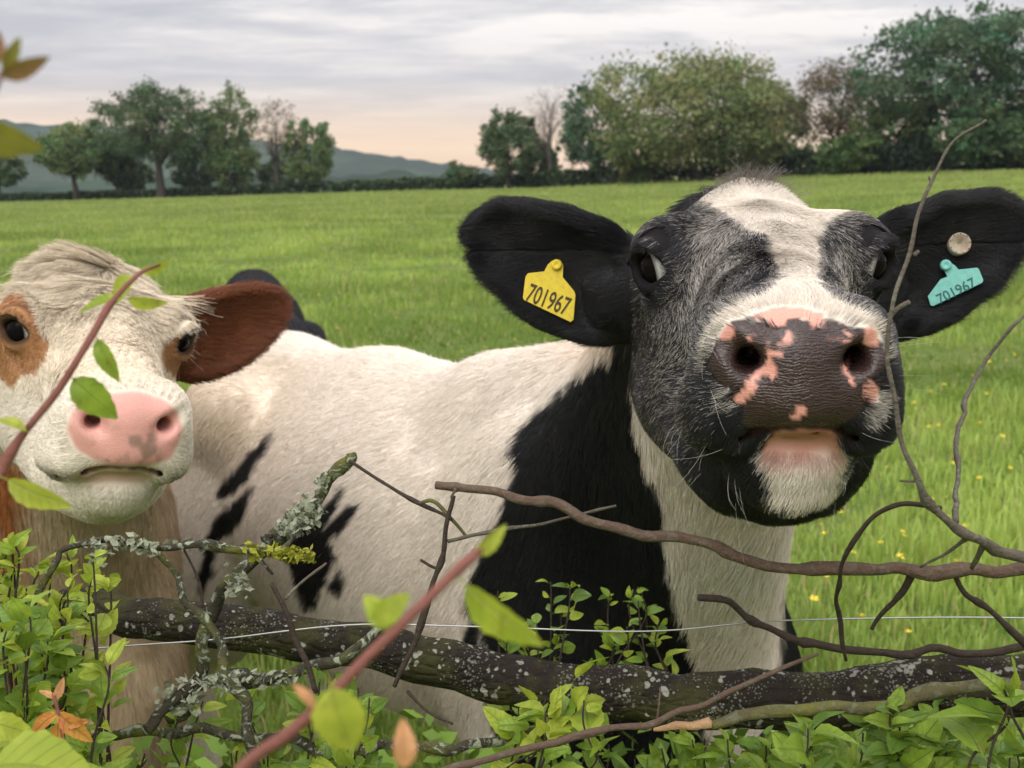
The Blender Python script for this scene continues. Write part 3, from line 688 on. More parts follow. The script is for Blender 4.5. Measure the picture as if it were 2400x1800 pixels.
# ---------------------------------------------------------------- ground, hills
m = NT('meadow'); co = m.coord()
n1 = m.noise(.9, 6, .6); n2 = m.noise(.06, 5, .55); n3 = m.noise(14, 4, .6)
g1 = m.mix(n2, (.17, .225, .065), (.26, .29, .115)); g1 = m.mix(m.ramp(n1, [(.38, 0.0), (.66, 1.0)]), g1, (.12, .22, .03))
g1 = m.mix(m.math('MULTIPLY', n3, .4), g1, (.05, .10, .015))
MEADOW = m.set(color=g1, rough=.9, spec=.1, normal=m.bump(m.math('ADD', n3, m.noise(60, 3)), .8, .06))
ya = np.concatenate([np.linspace(-60, 0, 13), np.linspace(.4, 20, 50), np.geomspace(20.8, 3380, 90)])
xa = np.concatenate([-np.geomspace(3380, 10.5, 70), np.linspace(-10, 10, 61), np.geomspace(10.5, 3380, 70)])
X, Y = np.meshgrid(xa, ya, indexing='ij'); Z = ground(X, Y)
V = np.stack([X.ravel(), Y.ravel(), Z.ravel()], 1); V[:, 2] += .025 * vnoise(V * [1, 1, 0], .9, 5) * (V[:, 1] > 2)
nx, ny = len(xa), len(ya); I = np.arange(nx * ny).reshape(nx, ny)
Fq = np.stack([I[:-1, :-1], I[1:, :-1], I[1:, 1:], I[:-1, 1:]], -1).reshape(-1, 4)
new_obj('ground', npmesh('ground', V, Fq, MEADOW), kind='structure')
m = NT('hillside'); w1 = m.noise(.006, 5, .6); w2 = m.vor(.0042, feature='F1', out='Color')
hc_ = m.mix(m.ramp(w1, [(.46, 0.0), (.53, 1.0)]), (.045, .075, .045), (.014, .030, .022)); sepc = m.node('ShaderNodeSeparateColor'); m.l.new(w2, sepc.inputs[0])
hc_ = m.mix(m.math('MULTIPLY', sepc.outputs[0], .5), hc_, (.08, .10, .045))
HILL = m.set(color=m.mix(m.math('MULTIPLY', m.noise(.05, 4, .7), .5), hc_, (.012, .025, .014)), rough=1, spec=0)
def hill(name, Yc, depth, prof, rough, seed):
    xs = np.linspace(-2600, 2600, 520); ys = np.linspace(-1, 1, 26)
    pu, pz = np.array(prof).T
    H = np.interp(xs, pu, pz); X, T = np.meshgrid(xs, ys, indexing='ij')
    Z = -30 + (H[:, None] + 30) * np.clip(1 - np.abs(T) ** 1.7, 0, 1)
    P = np.stack([X.ravel(), (Yc + T * depth).ravel(), Z.ravel()], 1)
    P[:, 2] += (rough * vnoise(P * [1, 1, 0], .035, seed) + rough * .8 * vnoise(P * [1, 1, 0], .09, seed + 1)) * np.clip(1 - np.abs(T.ravel()), 0, 1) ** .5
    I = np.arange(P.shape[0]).reshape(len(xs), len(ys)); Fq = np.stack([I[:-1, :-1], I[1:, :-1], I[1:, 1:], I[:-1, 1:]], -1).reshape(-1, 4)
    new_obj(name, npmesh(name, P, Fq, HILL), kind='structure')
hill('hill', 1650, 420, [(-2600, 96), (-1500, 96), (-690, 86), (-500, 78), (-245, 56), (-91, 32), (60, 16), (400, 8), (1200, 45), (2600, 70)], 3.5, 3)
hill('hill', 900, 260, [(-2600, 20), (-700, 12), (-370, 5), (-130, 10), (-40, 8), (100, 2), (600, 6), (2600, 20)], 4.0, 8)

# ---------------------------------------------------------------- meadow grass, one mass
m = NT('grass_blade'); hc_ = m.attr('col', 'Color')
m.set(color=hc_, rough=.55, spec=.25)
tr = m.node('ShaderNodeBsdfTranslucent'); m.put(tr.inputs[0], m.mix(.5, hc_, (.36, .50, .05))); ms = m.node('ShaderNodeMixShader'); ms.inputs[0].default_value = .38
m.l.new(m.b.outputs[0], ms.inputs[1]); m.l.new(tr.outputs[0], ms.inputs[2]); m.l.new(ms.outputs[0], m.out.inputs[0]); BLADE = m.m
def grass(N, y0, y1, seed, hscale=1.0, wscale=1.0, tuft=False):
    r = np.random.default_rng(seed)
    y = np.exp(r.uniform(math.log(y0), math.log(y1), N)); x = r.uniform(-1, 1, N) * (.47 * y + 1.2)
    P = np.stack([x, y, ground(x, y)], 1)
    if tuft:
        k = (vnoise(P * [1, 1, 0], 2.3, 91) + .5 * vnoise(P * [1, 1, 0], .5, 92)) > .52; x, y, P = x[k], y[k], P[k]; N = len(x)
    cl = vnoise(P * [1, 1, 0], 1.6, 21); cl2 = vnoise(P * [1, 1, 0], .35, 22); cl3 = vnoise(P * [1, 1, 0], 6, 23)
    h = (.058 + .034 * cl + .028 * cl3) * r.uniform(.55, 1.45, N) * (1 + y / 90) * hscale; h = np.maximum(h, .03)
    w = .0029 * (1 + y / 6) * r.uniform(.6, 1.3, N) * wscale
    a = r.uniform(0, 6.28, N); d = np.stack([np.cos(a), np.sin(a), 0 * a], 1); lean = r.uniform(.1, .75, N)[:, None]
    s = np.stack([np.cos(a + 1.57 + r.normal(0, .5, N)), np.sin(a + 1.57), 0 * a], 1) * w[:, None]
    zz = np.array([0, 0, 1.0])
    b = P - zz * .02; mid = P + zz * (h * .6)[:, None] + d * (h * .25)[:, None] * lean; tip = P + zz * (h * .95)[:, None] + d * (h * .75)[:, None] * lean
    V = np.stack([b - s, b + s, mid + s * .75, mid - s * .75, tip], 1).reshape(-1, 3)
    o = np.arange(N)[:, None] * 5
    T = np.stack([o + [0, 1, 2], o + [0, 2, 3], o + [3, 2, 4]], 1).reshape(-1, 3)
    c0 = np.array((.13, .215, .045)); c1 = np.array((.34, .44, .11)); c2 = np.array((.42, .38, .17))
    t = np.clip(.45 + .55 * cl2 + .45 * cl + r.normal(0, .28, N), 0, 1)[:, None]; C = c0 + (c1 - c0) * t
    C = C * (1 + .22 * cl2 + .12 * cl)[:, None]; dry = (r.random(N) < .08)[:, None]; C = np.where(dry, c2, C)
    far = sstep(12, 80, y)[:, None]; C = C * (1 - far) + (C * .5 + np.array((.27, .30, .11)) * .5) * far
    C5 = np.repeat(C, 5, 0)
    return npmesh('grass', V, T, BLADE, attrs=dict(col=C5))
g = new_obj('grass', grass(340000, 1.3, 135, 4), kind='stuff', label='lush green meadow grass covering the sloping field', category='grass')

new_obj('tall_grass', grass(150000, 2.5, 60, 14, 2.0, .8, True), kind='stuff', label='taller uneven tufts of ungrazed grass in the field', category='grass')

# ---------------------------------------------------------------- buttercups
m = NT('buttercup_petal'); m.set(color=(.80, .62, .02), rough=.3, spec=.5); PETAL = m.m
m = NT('flower_stem'); m.set(color=(.12, .20, .03), rough=.6); FSTEM = m.m
V = []; T = []
for i in range(5):
    a = i * 6.283 / 5; o = len(V)
    for r_, da, z in ((.001, 0, 0), (.007, -.5, .003), (.012, -.3, .007), (.013, 0, .0075), (.012, .3, .007), (.007, .5, .003)):
        V.append((r_ * math.cos(a + da), r_ * math.sin(a + da), z + .16))
    T += [(o, o + 1, o + 2), (o, o + 2, o + 3), (o, o + 3, o + 4), (o, o + 4, o + 5)]
FLM = npmesh('flower', np.array(V), np.array(T), PETAL)
V = []; T = []
for k, z in enumerate((-.02, .08, .161)):
    for j in range(4): V.append((.0012 * math.cos(j * 1.57) + .006 * math.sin(z * 18), .0012 * math.sin(j * 1.57), z))
for k in range(2):
    for j in range(4): T += [(k * 4 + j, k * 4 + (j + 1) % 4, k * 4 + 4 + (j + 1) % 4, k * 4 + 4 + j)]
STM = npmesh('flower_stem', np.array(V), np.array(T), FSTEM)
rb = random.Random(12)
spots = []
for i in range(150):
    y = math.exp(rb.uniform(math.log(3.6), math.log(19))); u = rb.choice([rb.uniform(1860, 2420), rb.uniform(1900, 2420), rb.uniform(640, 1480)])
    if u < 1500 and y < 7: continue
    spots.append(((u - 1200) / FPX * y, y))
for x, y in spots:
    o = new_obj('buttercup', None, label='tiny yellow buttercup open among the meadow grass', category='flower', group='buttercups in the meadow')
    o.location = (x, y, float(ground(x, y))); o.rotation_euler = (rb.uniform(-.3, .3), rb.uniform(-.3, .3), rb.uniform(0, 6)); s_ = rb.uniform(.85, 1.35); o.scale = (s_, s_, s_ * rb.uniform(.7, 1.2))
    new_obj('flower', FLM, o); new_obj('stem', STM, o)

# ---------------------------------------------------------------- trees
def bark_mat(name, c1, c2, scale=60):
    m = NT(name); n = m.noise(scale, 6, .65); m.set(color=m.mix(n, c1, c2), rough=.9, spec=.15, normal=m.bump(n, .8, .01)); return m.m
TBARK = bark_mat('tree_bark', (.035, .032, .028), (.085, .075, .062), 3)
GBARK = bark_mat('pale_bark', (.10, .09, .08), (.17, .15, .13), 3)
def leaf_mat(name, tr_=.25):
    m = NT(name); c = m.attr('col', 'Color'); m.set(color=c, rough=.6, spec=.2)
    t = m.node('ShaderNodeBsdfTranslucent'); m.put(t.inputs[0], c); ms = m.node('ShaderNodeMixShader'); ms.inputs[0].default_value = tr_
    m.l.new(m.b.outputs[0], ms.inputs[1]); m.l.new(t.outputs[0], ms.inputs[2]); m.l.new(ms.outputs[0], m.out.inputs[0]); return m.m
FOLIAGE = leaf_mat('tree_foliage')
def tubes(segs, sides=5):
    """segs: list of (p0, p1, r0, r1) -> verts, quads"""
    A = np.array([s[0] for s in segs]); B = np.array([s[1] for s in segs]); ra = np.array([s[2] for s in segs]); rb_ = np.array([s[3] for s in segs])
    d = unit(B - A); h = np.where(np.abs(d[:, 2:3]) < .9, np.array([[0, 0, 1.]]), np.array([[1., 0, 0]])); s = unit(np.cross(d, h)); t = np.cross(d, s)
    V = []
    for P, r in ((A, ra), (B, rb_)):
        for j in range(sides):
            a = 6.2832 * j / sides; V.append(P + (s * math.cos(a) + t * math.sin(a)) * r[:, None])
    V = np.stack(V, 1).reshape(-1, 3); o = np.arange(len(segs))[:, None] * 2 * sides
    Fq = np.concatenate([o + np.array([j, (j + 1) % sides, sides + (j + 1) % sides, sides + j]) for j in range(sides)])
    return V, Fq
def skeleton(rng, base, H, spread, trunk_r, levels, first=.3, gnarl=.2, dens=1.0):
    segs = []; tips = []
    def grow_(p, d, L, r, lev):
        n = 4 if lev == 0 else 3
        for i in range(n):
            d = unit(d + rng.normal(0, gnarl, 3) * (.4 if lev == 0 else 1)); q = p + d * L / n; r1 = r * (.80 if lev == 0 else .72)
            segs.append((p, q, r, r1)); p, r = q, r1
            if lev < levels and (lev > 0 or i >= 1 or first < .2):
                for k in range(int(max(1, round((2.6 if lev == 0 else 2.0) * dens)))):
                    a = rng.uniform(0, 6.28); out = np.array([math.cos(a), math.sin(a), rng.uniform(.1, .8) if lev == 0 else rng.uniform(-.3, .7)])
                    nd = unit(d * (.5 if lev else .35) + out * spread); grow_(p, nd, L * rng.uniform(.45, .7), r * rng.uniform(.45, .65), lev + 1)
            if lev >= levels - 1: tips.append(p)
        if lev < levels: grow_(p, unit(d + rng.normal(0, .25, 3)), L * .55, r, lev + 1)
    grow_(np.array(base, float), np.array([0, 0, 1.0]), H, trunk_r, 0)
    return segs, np.array(tips)
def cards(rng, P, size, N0=None, droop=0.0):
    """leafy cards: small bent quads around points P with random orientation"""
    n = len(P); a = unit(rng.normal(size=(n, 3)) + [0, 0, droop]); b = unit(np.cross(a, rng.normal(size=(n, 3)))); s = (size * rng.uniform(.55, 1.35, n))[:, None]
    V = np.stack([P - a * s * .5, P + b * s * .32 , P + a * s * .6, P - b * s * .32], 1).reshape(-1, 3)
    return V, np.arange(n * 4).reshape(n, 4)
TREE_FRAC = []
def tree(name, label, u, vb, vt, hw, Yd, colr, n_leaf=6000, trunk=.28, lobes=9, bottom=.25, seed=0, leaf=.34, levels=2, bark=None, group='trees along the field edge', fill=1.0, squash=1.0, gap=.55, cat='tree', lob=None, top_bias=0.0):
    rng = np.random.default_rng(seed); n_leaf = int(n_leaf * 1.5) if n_leaf > 1600 else n_leaf; leaf *= 1.12; hw *= 1.1
    x = (u - 1200) / FPX * Yd; zb = float(ground(x, Yd)) - .1; ztop = CAM_H + slope(vt) * Yd; H = ztop - zb; R = hw / FPX * Yd
    root = thing(name, (x, Yd, zb), label, cat, group)
    segs, tips = skeleton(rng, (0, 0, 0), H * .62, .75 * R / (.35 * H + .01) * .6, trunk, levels, first=bottom, dens=1.0 if n_leaf > 500 else 1.3)
    E_ = np.array([s[1] for s in segs]); kz = H * (.93 if n_leaf > 600 else .99) / E_[:, 2].max(); kr = R * (.80 if n_leaf > 600 else .97) / (np.percentile(np.hypot(E_[:, 0], E_[:, 1]), 97) + .01); kk_ = np.array([kr, kr, kz])
    segs = [(a * kk_, b * kk_, r0, r1) for a, b, r0, r1 in segs]
    V, Fq = tubes(segs, 6); new_obj('trunk', npmesh('trunk', V, Fq, bark or TBARK), root)
    if n_leaf:
        ncl = lobes * 15; D = unit(rng.normal(size=(ncl, 3))); big = unit(rng.normal(size=(lobes, 3))); k = np.argmax(D @ big.T, 1)
        rad_ = rng.uniform(.35, .98, ncl) ** .55 * (1 + .13 * rng.normal(size=lobes)[k]) * .93
        cc = D * np.clip(rad_, .2, 1.06)[:, None]; cr = gap * .22 * rng.uniform(.6, 1.4, ncl)
        kk = rng.integers(0, ncl, n_leaf); P = cc[kk] + rng.normal(size=(n_leaf, 3)) * (cr[kk] * .62)[:, None]
        hc2 = H * (1 - bottom) / 2; P = P * [R, R * squash, hc2 * 1.0] + [0, 0, H - hc2]
        P[:, 2] = np.maximum(P[:, 2], .1)
        V, Fq = cards(rng, P, leaf)
        cv = rng.normal(0, .13, ncl)[kk] + rng.normal(0, .16, n_leaf); c = np.array(colr) * (1 + cv)[:, None]; c[:, 0] *= 1 + .25 * rng.normal(0, 1, ncl)[kk] * .5; c = np.clip(c, .005, .6)
        new_obj('crown', npmesh('crown', V, Fq, FOLIAGE, smooth=False, attrs=dict(col=np.repeat(c, 4, 0))), root)
    return root
DK, MD, OL, BR, BL = (.10, .15, .07), (.145, .21, .085), (.20, .235, .10), (.25, .21, .16), (.095, .155, .09)
tree('field_tree', 'dark low tree at the hedge beside the rounded bushy tree', 12, 462, 345, 60, 152, DK, 3500, seed=1, bottom=.2)
tree('field_tree', 'rounded bushy tree with short leaning trunk beside the tall oak', 190, 463, 279, 95, 150, MD, 7000, seed=2, bottom=.22, trunk=.4)
tree('field_tree', 'slim dark tree squeezed between the bushy tree and the tall oak', 285, 463, 300, 55, 153, DK, 3500, seed=3, bottom=.15)
tree('field_tree', 'tallest oak with broad open crown and thick trunk over the far hedge', 388, 464, 183, 125, 147, DK, 11000, seed=4, bottom=.24, trunk=.62, lobes=14, gap=.5, leaf=.30)
tree('field_tree', 'upright tree with thin crown next to the broad oak', 545, 460, 217, 62, 149, MD, 5200, seed=5, bottom=.1, trunk=.3, lobes=10, leaf=.30)
tree('field_tree', 'brownish half bare tree with forked trunk', 659, 458, 228, 62, 148, BR, 1500, seed=36, bottom=.40, trunk=.42, levels=3, leaf=.22, lobes=10)
tree('field_tree', 'narrow pointed green tree ending the far tree row', 733, 456, 278, 52, 148, MD, 5000, seed=7, bottom=.06, trunk=.25, lobes=9)
tree('bush', 'dense shadowy bush between the bushy tree and the oak trunk', 325, 463, 370, 50, 155, DK, 2600, seed=41, bottom=.02, trunk=.12, cat='bush', lobes=6)
tree('bush', 'dense dark bush between the oak trunk and the upright tree', 465, 462, 350, 55, 155, DK, 3000, seed=42, bottom=.02, trunk=.12, cat='bush', lobes=6)
tree('bush', 'leafy green bush hiding the foot of the upright tree', 555, 460, 325, 58, 150, MD, 3600, seed=43, bottom=.02, trunk=.12, cat='bush', lobes=7)
tree('bush', 'dim bush behind the forked trunk of the half bare tree', 660, 459, 360, 48, 156, DK, 2200, seed=44, bottom=.02, trunk=.12, cat='bush', lobes=6)
tree('bush', 'dark bush leaning on the bare grey tree', 1265, 444, 330, 50, 142, DK, 2600, seed=45, bottom=.02, trunk=.12, cat='bush', lobes=6)
tree('bush', 'small round bush alone on the far hedge line', 1078, 447, 376, 44, 140, DK, 1800, seed=8, bottom=.02, trunk=.14, cat='bush', lobes=6)
tree('field_tree', 'dark leafy tree beside the bare grey tree', 1192, 444, 255, 75, 138, DK, 5000, seed=9, bottom=.12, trunk=.3, lobes=9)
tree('field_tree', 'tall bare grey tree with fine leafless twigs', 1290, 443, 178, 72, 139, (.24, .22, .20), 560, seed=10, bottom=.45, trunk=.36, levels=4, leaf=.16, bark=GBARK)
tree('field_tree', 'dark ragged columnar tree right behind the bare grey tree', 1390, 443, 196, 76, 136, BL, 7000, seed=11, bottom=.1, trunk=.35, lobes=11)
tree('field_tree', 'huge rounded olive green willow sweeping to the ground', 1630, 440, 112, 215, 124, OL, 17000, seed=12, bottom=.03, trunk=.6, lobes=24, gap=.6, leaf=.36)
tree('field_tree', 'light green bushy tree at the foot of the willow', 1490, 442, 300, 70, 128, (.16, .21, .065), 4500, seed=22, bottom=.03, trunk=.2, lobes=8)
tree('field_tree', 'sparse brown budding tree behind the hedge bushes', 1940, 425, 128, 105, 122, (.15, .13, .075), 5200, seed=13, bottom=.25, trunk=.36, levels=3, leaf=.24, lobes=14, gap=.7)
tree('bush', 'rounded mid green bush in front of the brown budding tree', 1975, 430, 316, 72, 112, (.10, .16, .055), 4200, seed=14, bottom=.02, trunk=.15, cat='bush', lobes=8)
tree('field_tree', 'spreading green tree between the brown tree and the great oak', 2090, 415, 222, 90, 114, MD, 6500, seed=15, bottom=.05, trunk=.3, lobes=11)
tree('field_tree', 'great dark oak with massive crown rising over the hedge corner', 2290, 405, 8, 250, 110, BL, 20000, seed=16, bottom=.22, trunk=.7, lobes=22, gap=.5, leaf=.36)
tree('bush', 'broad blue green bush under the great dark oak', 2290, 405, 238, 130, 104, (.075, .135, .06), 7500, seed=17, bottom=.02, trunk=.15, cat='bush', lobes=10)
tree('field_tree', 'dark tree filling the gap behind the willow', 1800, 438, 190, 80, 130, MD, 6000, seed=18, bottom=.04, trunk=.3, lobes=10)
tree('bush', 'leafy thicket at the hedge foot beneath the great oak', 2420, 400, 300, 110, 102, DK, 5000, seed=19, bottom=.02, trunk=.15, cat='bush', lobes=9)
def hedge(label, pts, n, seed, col_, w=.9):
    rng = np.random.default_rng(seed); P = []
    Q = np.array([((u - 1200) / FPX * Yd, Yd, hgt_) for u, Yd, hgt_ in pts]); t = rng.random(n) * (len(Q) - 1); i = np.minimum(t.astype(int), len(Q) - 2); f = (t - i)[:, None]
    B = Q[i] * (1 - f) + Q[i + 1] * f; z = rng.random(n) ** .7 * B[:, 2] * (1 + .22 * vnoise(B, .5, seed)); x = B[:, 0] + rng.normal(0, .3, n); y = B[:, 1] + rng.normal(0, w * .5, n)
    W = np.stack([x, y, ground(x, y) + z], 1); o = thing('field_hedge', (float(Q[0, 0]), float(Q[0, 1]), float(ground(Q[0, 0], Q[0, 1]))), label, 'hedge')
    V, Fq = cards(rng, local(o, W), .5); c = np.array(col_) * (1 + rng.normal(0, .22, n))[:, None]
    new_obj('foliage', npmesh('hedge', V, Fq, FOLIAGE, smooth=False, attrs=dict(col=np.repeat(np.clip(c, .004, .5), 4, 0))), o)
    S_ = [(local(o, np.array([q[0], q[1], float(ground(q[0], q[1])) - .1])), local(o, np.array([q[0] + rng.normal(0, .2), q[1], float(ground(q[0], q[1])) + q[2] * .9])), .05, .02) for q in B[:160]]
    V, Fq = tubes(S_, 4); new_obj('stems', npmesh('stems', V, Fq, TBARK), o, kind='stuff')
hedge('low dark hedge running under the far tree row', [(-150, 153, .9), (300, 150, .9), (800, 147, 1.2), (1200, 141, 1.5)], 9000, 31, (.055, .085, .04))
hedge('thick dark hedge along the top of the field below the willow', [(1200, 140, 1.6), (1500, 134, 1.8), (1800, 128, 2.0), (2000, 117, 2.4)], 8000, 32, (.055, .09, .04), 1.4)
hedge('shadowy hedge below the great oak at the field corner', [(1985, 116, 2.3), (2200, 108, 2.6), (2560, 100, 2.6)], 8000, 33, (.04, .065, .035), 1.4)

# ---------------------------------------------------------------- haze: even pale air
m = NT('air'); vp = m.node('ShaderNodeVolumePrincipled'); vp.inputs['Color'].default_value = (.72, .82, 1.0, 1); vp.inputs['Density'].default_value = .00016; vp.inputs['Anisotropy'].default_value = .2
m.n.remove(m.b); m.l.new(vp.outputs[0], m.out.inputs['Volume'])
B_ = 3400; V = np.array([(x, y, z) for z in (-42, 104) for y in (-70, B_) for x in (-B_, B_)], float)
new_obj('haze', npmesh('haze', V, np.array([(0, 2, 3, 1), (4, 5, 7, 6), (0, 1, 5, 4), (2, 6, 7, 3), (0, 4, 6, 2), (1, 3, 7, 5)]), m.m, smooth=False), kind='stuff')

# ---------------------------------------------------------------- foreground hedge: branches
def wood(name, c1, c2, lichen=0.0, moss=0.0, spots=0.0, scale=160, lic=(.36, .39, .30)):
    m = NT(name); co = m.coord(); n = m.noise(scale, 6, .65); fine = m.noise(scale * 4, 4, .6)
    c = m.mix(n, c1, c2); c = m.mix(m.math('MULTIPLY', fine, .35), c, tuple(q * .4 for q in c1))
    crack = m.vor(scale * .8, m.mapping(co, (.35, 1, 1)), 'DISTANCE_TO_EDGE')
    if moss: c = m.mix(m.math('MULTIPLY', m.ramp(m.noise(22, 4, .6), [(.48, 0.0), (.62, 1.0)]), moss), c, (.20, .22, .03))
    h = m.math('ADD', n, m.math('MULTIPLY', m.math('MINIMUM', m.math('MULTIPLY', crack, 5.0), 1.0), .5 if spots else .12))
    if lichen:
        lf = m.math('MULTIPLY', m.ramp(m.noise(75, 5, .7, dist=1.0), [(.50, 0.0), (.57, 1.0)]), lichen); c = m.mix(lf, c, m.mix(m.noise(300, 3), lic, (.22, .26, .18))); h = m.math('ADD', h, m.math('MULTIPLY', lf, .8))
    if spots:
        sp = m.math('MULTIPLY', m.ramp(m.math('ADD', m.math('ADD', m.vor(120, m.noise_warp(co, 60, .012)), m.math('MULTIPLY', m.math('SUBTRACT', m.noise(26, 4, .6), .5), 1.5)), m.math('MULTIPLY', m.noise(420, 3, .6), .35)), [(.33, 1.0), (.42, 0.0)]), spots); sp2 = m.math('MULTIPLY', m.ramp(m.math('ADD', m.vor(330), m.math('MULTIPLY', m.math('SUBTRACT', m.noise(18, 3, .6), .5), 1.8)), [(.16, 1.0), (.24, 0.0)]), .5); sp = m.math('MAXIMUM', sp, sp2); c = m.mix(m.math('MULTIPLY', sp, .85), c, m.mix(m.noise(90, 2), (.16, .16, .13), (.46, .46, .40))); h = m.math('ADD', h, sp)
    m.set(color=c, rough=.85, spec=.2, normal=m.bump(h, .9, .004)); return m.m
W_LOG = wood('log_bark', (.011, .009, .007), (.038, .029, .023), spots=1.0, moss=.12, scale=110)
W_BROWN = wood('red_brown_bark', (.085, .052, .040), (.19, .135, .10), lichen=.12, scale=140)
W_GREY = wood('grey_bark', (.09, .075, .058), (.19, .165, .135), lichen=.25, scale=140)
W_DARK = wood('dark_bark', (.032, .024, .020), (.085, .065, .05), scale=140)
W_LICH = wood('lichen_bark', (.03, .027, .02), (.075, .065, .045), lichen=.9, moss=.45, scale=120)
W_GREEN = wood('greenish_bark', (.085, .075, .035), (.16, .15, .08), moss=.4, lichen=.2, scale=120)
W_PEEL = wood('peeled_wood', (.45, .27, .14), (.58, .38, .22), scale=120)
W_RED = wood('red_stem', (.17, .065, .055), (.30, .135, .105), scale=60)
W_LICHEN = wood('lichen', (.30, .34, .24), (.42, .44, .33), scale=200)
W_MOSS = wood('yellow_moss', (.26, .28, .03), (.42, .42, .06), scale=200)
def spline(P, n=6):
    P = np.asarray(P, float); Q = np.vstack([2 * P[0] - P[1], P, 2 * P[-1] - P[-2]]); out = []
    for i in range(1, len(Q) - 2):
        for t in np.linspace(0, 1, n, endpoint=False):
            a, b, c, d = Q[i - 1], Q[i], Q[i + 1], Q[i + 2]
            out.append(.5 * ((2 * b) + (c - a) * t + (2 * a - 5 * b + 4 * c - d) * t * t + (3 * b - a - 3 * c + d) * t ** 3))
    out.append(P[-1]); return np.array(out)
def limb_mesh(name, P, R, mat, sides=10, seed=0, rough=.10, n=7, knots=True):
    """P world points, R radii -> tapered bent tube with knots"""
    S_ = spline(np.column_stack([P, R]), n); P, R = S_[:, :3], np.maximum(S_[:, 3], .0003)
    rng = np.random.default_rng(seed)
    L = np.concatenate([[0], np.cumsum(np.linalg.norm(np.diff(P, axis=0), axis=1))])
    P = P + (np.stack([vnoise(np.column_stack([L * (40 if knots else 28), 0 * L + seed, 0 * L + i]), 1.0, seed) for i in range(3)], 1)) * (R * (1.0 if knots else .18))[:, None]
    if knots: R = R * (1 + .45 * np.clip(vnoise(np.column_stack([L * 55, 0 * L, 0 * L + seed]), 1.0, seed + 3) - .35, 0, 1) * 2)
    d = unit(np.gradient(P, axis=0)); s = unit(np.cross(d, [0.11, .93, .35])); t = np.cross(d, s)
    a = np.arange(sides) * 2 * math.pi / sides
    V = P[:, None] + (s[:, None] * np.cos(a)[None, :, None] + t[:, None] * np.sin(a)[None, :, None]) * R[:, None, None]
    V = V.reshape(-1, 3); nz = vnoise(V, 60, seed) * .6 + vnoise(V, 170, seed + 1) * .4; cen = np.repeat(P, sides, 0); V = cen + (V - cen) * (1 + rough * 2.0 * nz)[:, None]
    k = len(P); I = np.arange(k * sides).reshape(k, sides); J = np.roll(I, -1, 1)
    Fq = np.stack([I[:-1], J[:-1], J[1:], I[1:]], -1).reshape(-1, 4)
    e0, e1 = len(V), len(V) + 1; V = np.vstack([V, P[0] - d[0] * R[0] * .3, P[-1] + d[-1] * R[-1] * .5])
    cap = np.array([(I[0, (j + 1) % sides], I[0, j], e0, e0) for j in range(sides)] + [(I[-1, j], I[-1, (j + 1) % sides], e1, e1) for j in range(sides)])
    me = bpy.data.meshes.new(name); F_ = [tuple(q) for q in Fq] + [tuple(q[:3]) for q in cap]
    me.from_pydata(V.tolist(), [], F_); me.polygons.foreach_set('use_smooth', np.ones(len(F_), bool)); me.materials.append(mat); me.update()
    return me, P, R
def pts(L, d, r):
    """photo polyline [(u, v)], depth (value or list at ends), radius in pixels (value or pair)"""
    n = len(L); dd = np.interp(np.linspace(0, 1, n), np.linspace(0, 1, len(np.atleast_1d(d))), np.atleast_1d(d)); rr = np.interp(np.linspace(0, 1, n), np.linspace(0, 1, len(np.atleast_1d(r))), np.atleast_1d(r))
    return np.array([px(u, v, q) for (u, v), q in zip(L, dd)]), rr * dd / FPX
NB = [0]
def branch(name, label, L, d, r, mat, side=(), cat='branch', sides=10, rough=.10, knots=True):
    P, R = pts(L, d, r); NB[0] += 1
    o = thing(name, tuple(P[0]), label, cat)
    me, SP, SR = limb_mesh('wood', P - P[0], R, mat, sides, NB[0], rough, 7, knots); new_obj('wood', me, o)
    for q in side:
        Ls, ds, rs = q[:3]; Pq, Rq = pts(Ls, ds, rs); NB[0] += 1
        me, _, _ = limb_mesh('side_twig', Pq - P[0], Rq, q[3] if len(q) > 3 else mat, 7, NB[0], .08); new_obj('side_twig', me, o)
    return o, SP + P[0], SR
LOGD = 1.17
LOG, LP, LR = branch('log', 'thick dark fallen trunk speckled with pale lichen lying along the hedge', [(150, 1410), (240, 1425), (325, 1449), (542, 1473), (814, 1509), (1031, 1552), (1200, 1600), (1394, 1623), (1688, 1641), (1981, 1632), (2230, 1612), (2500, 1590)], [1.22, LOGD, 1.12], [34, 44, 51, 53, 58, 63, 67, 71, 73], W_LOG, cat='log', sides=24, rough=.045, knots=False)
branch('bare_branch', 'long reddish brown bare branch crossing below the cow\'s chin', [(1028, 1145), (1100, 1153), (1206, 1168), (1323, 1192), (1429, 1233), (1582, 1262), (1793, 1321), (1981, 1333), (2140, 1347), (2270, 1338), (2460, 1330)], [1.02, .98, .94], [9, 10, 11, 13, 12, 13, 15, 15], W_BROWN,
       [([(2136, 1350), (2120, 1385), (2085, 1425), (2045, 1476)], [.96, .99], [8, 5], W_DARK), ([(2238, 1340), (2262, 1385), (2315, 1423), (2392, 1496), (2440, 1540)], [.95, .98], [6, 8], W_DARK), ([(1065, 1150), (1055, 1168)], [1.0, 1.0], [4, 2])])
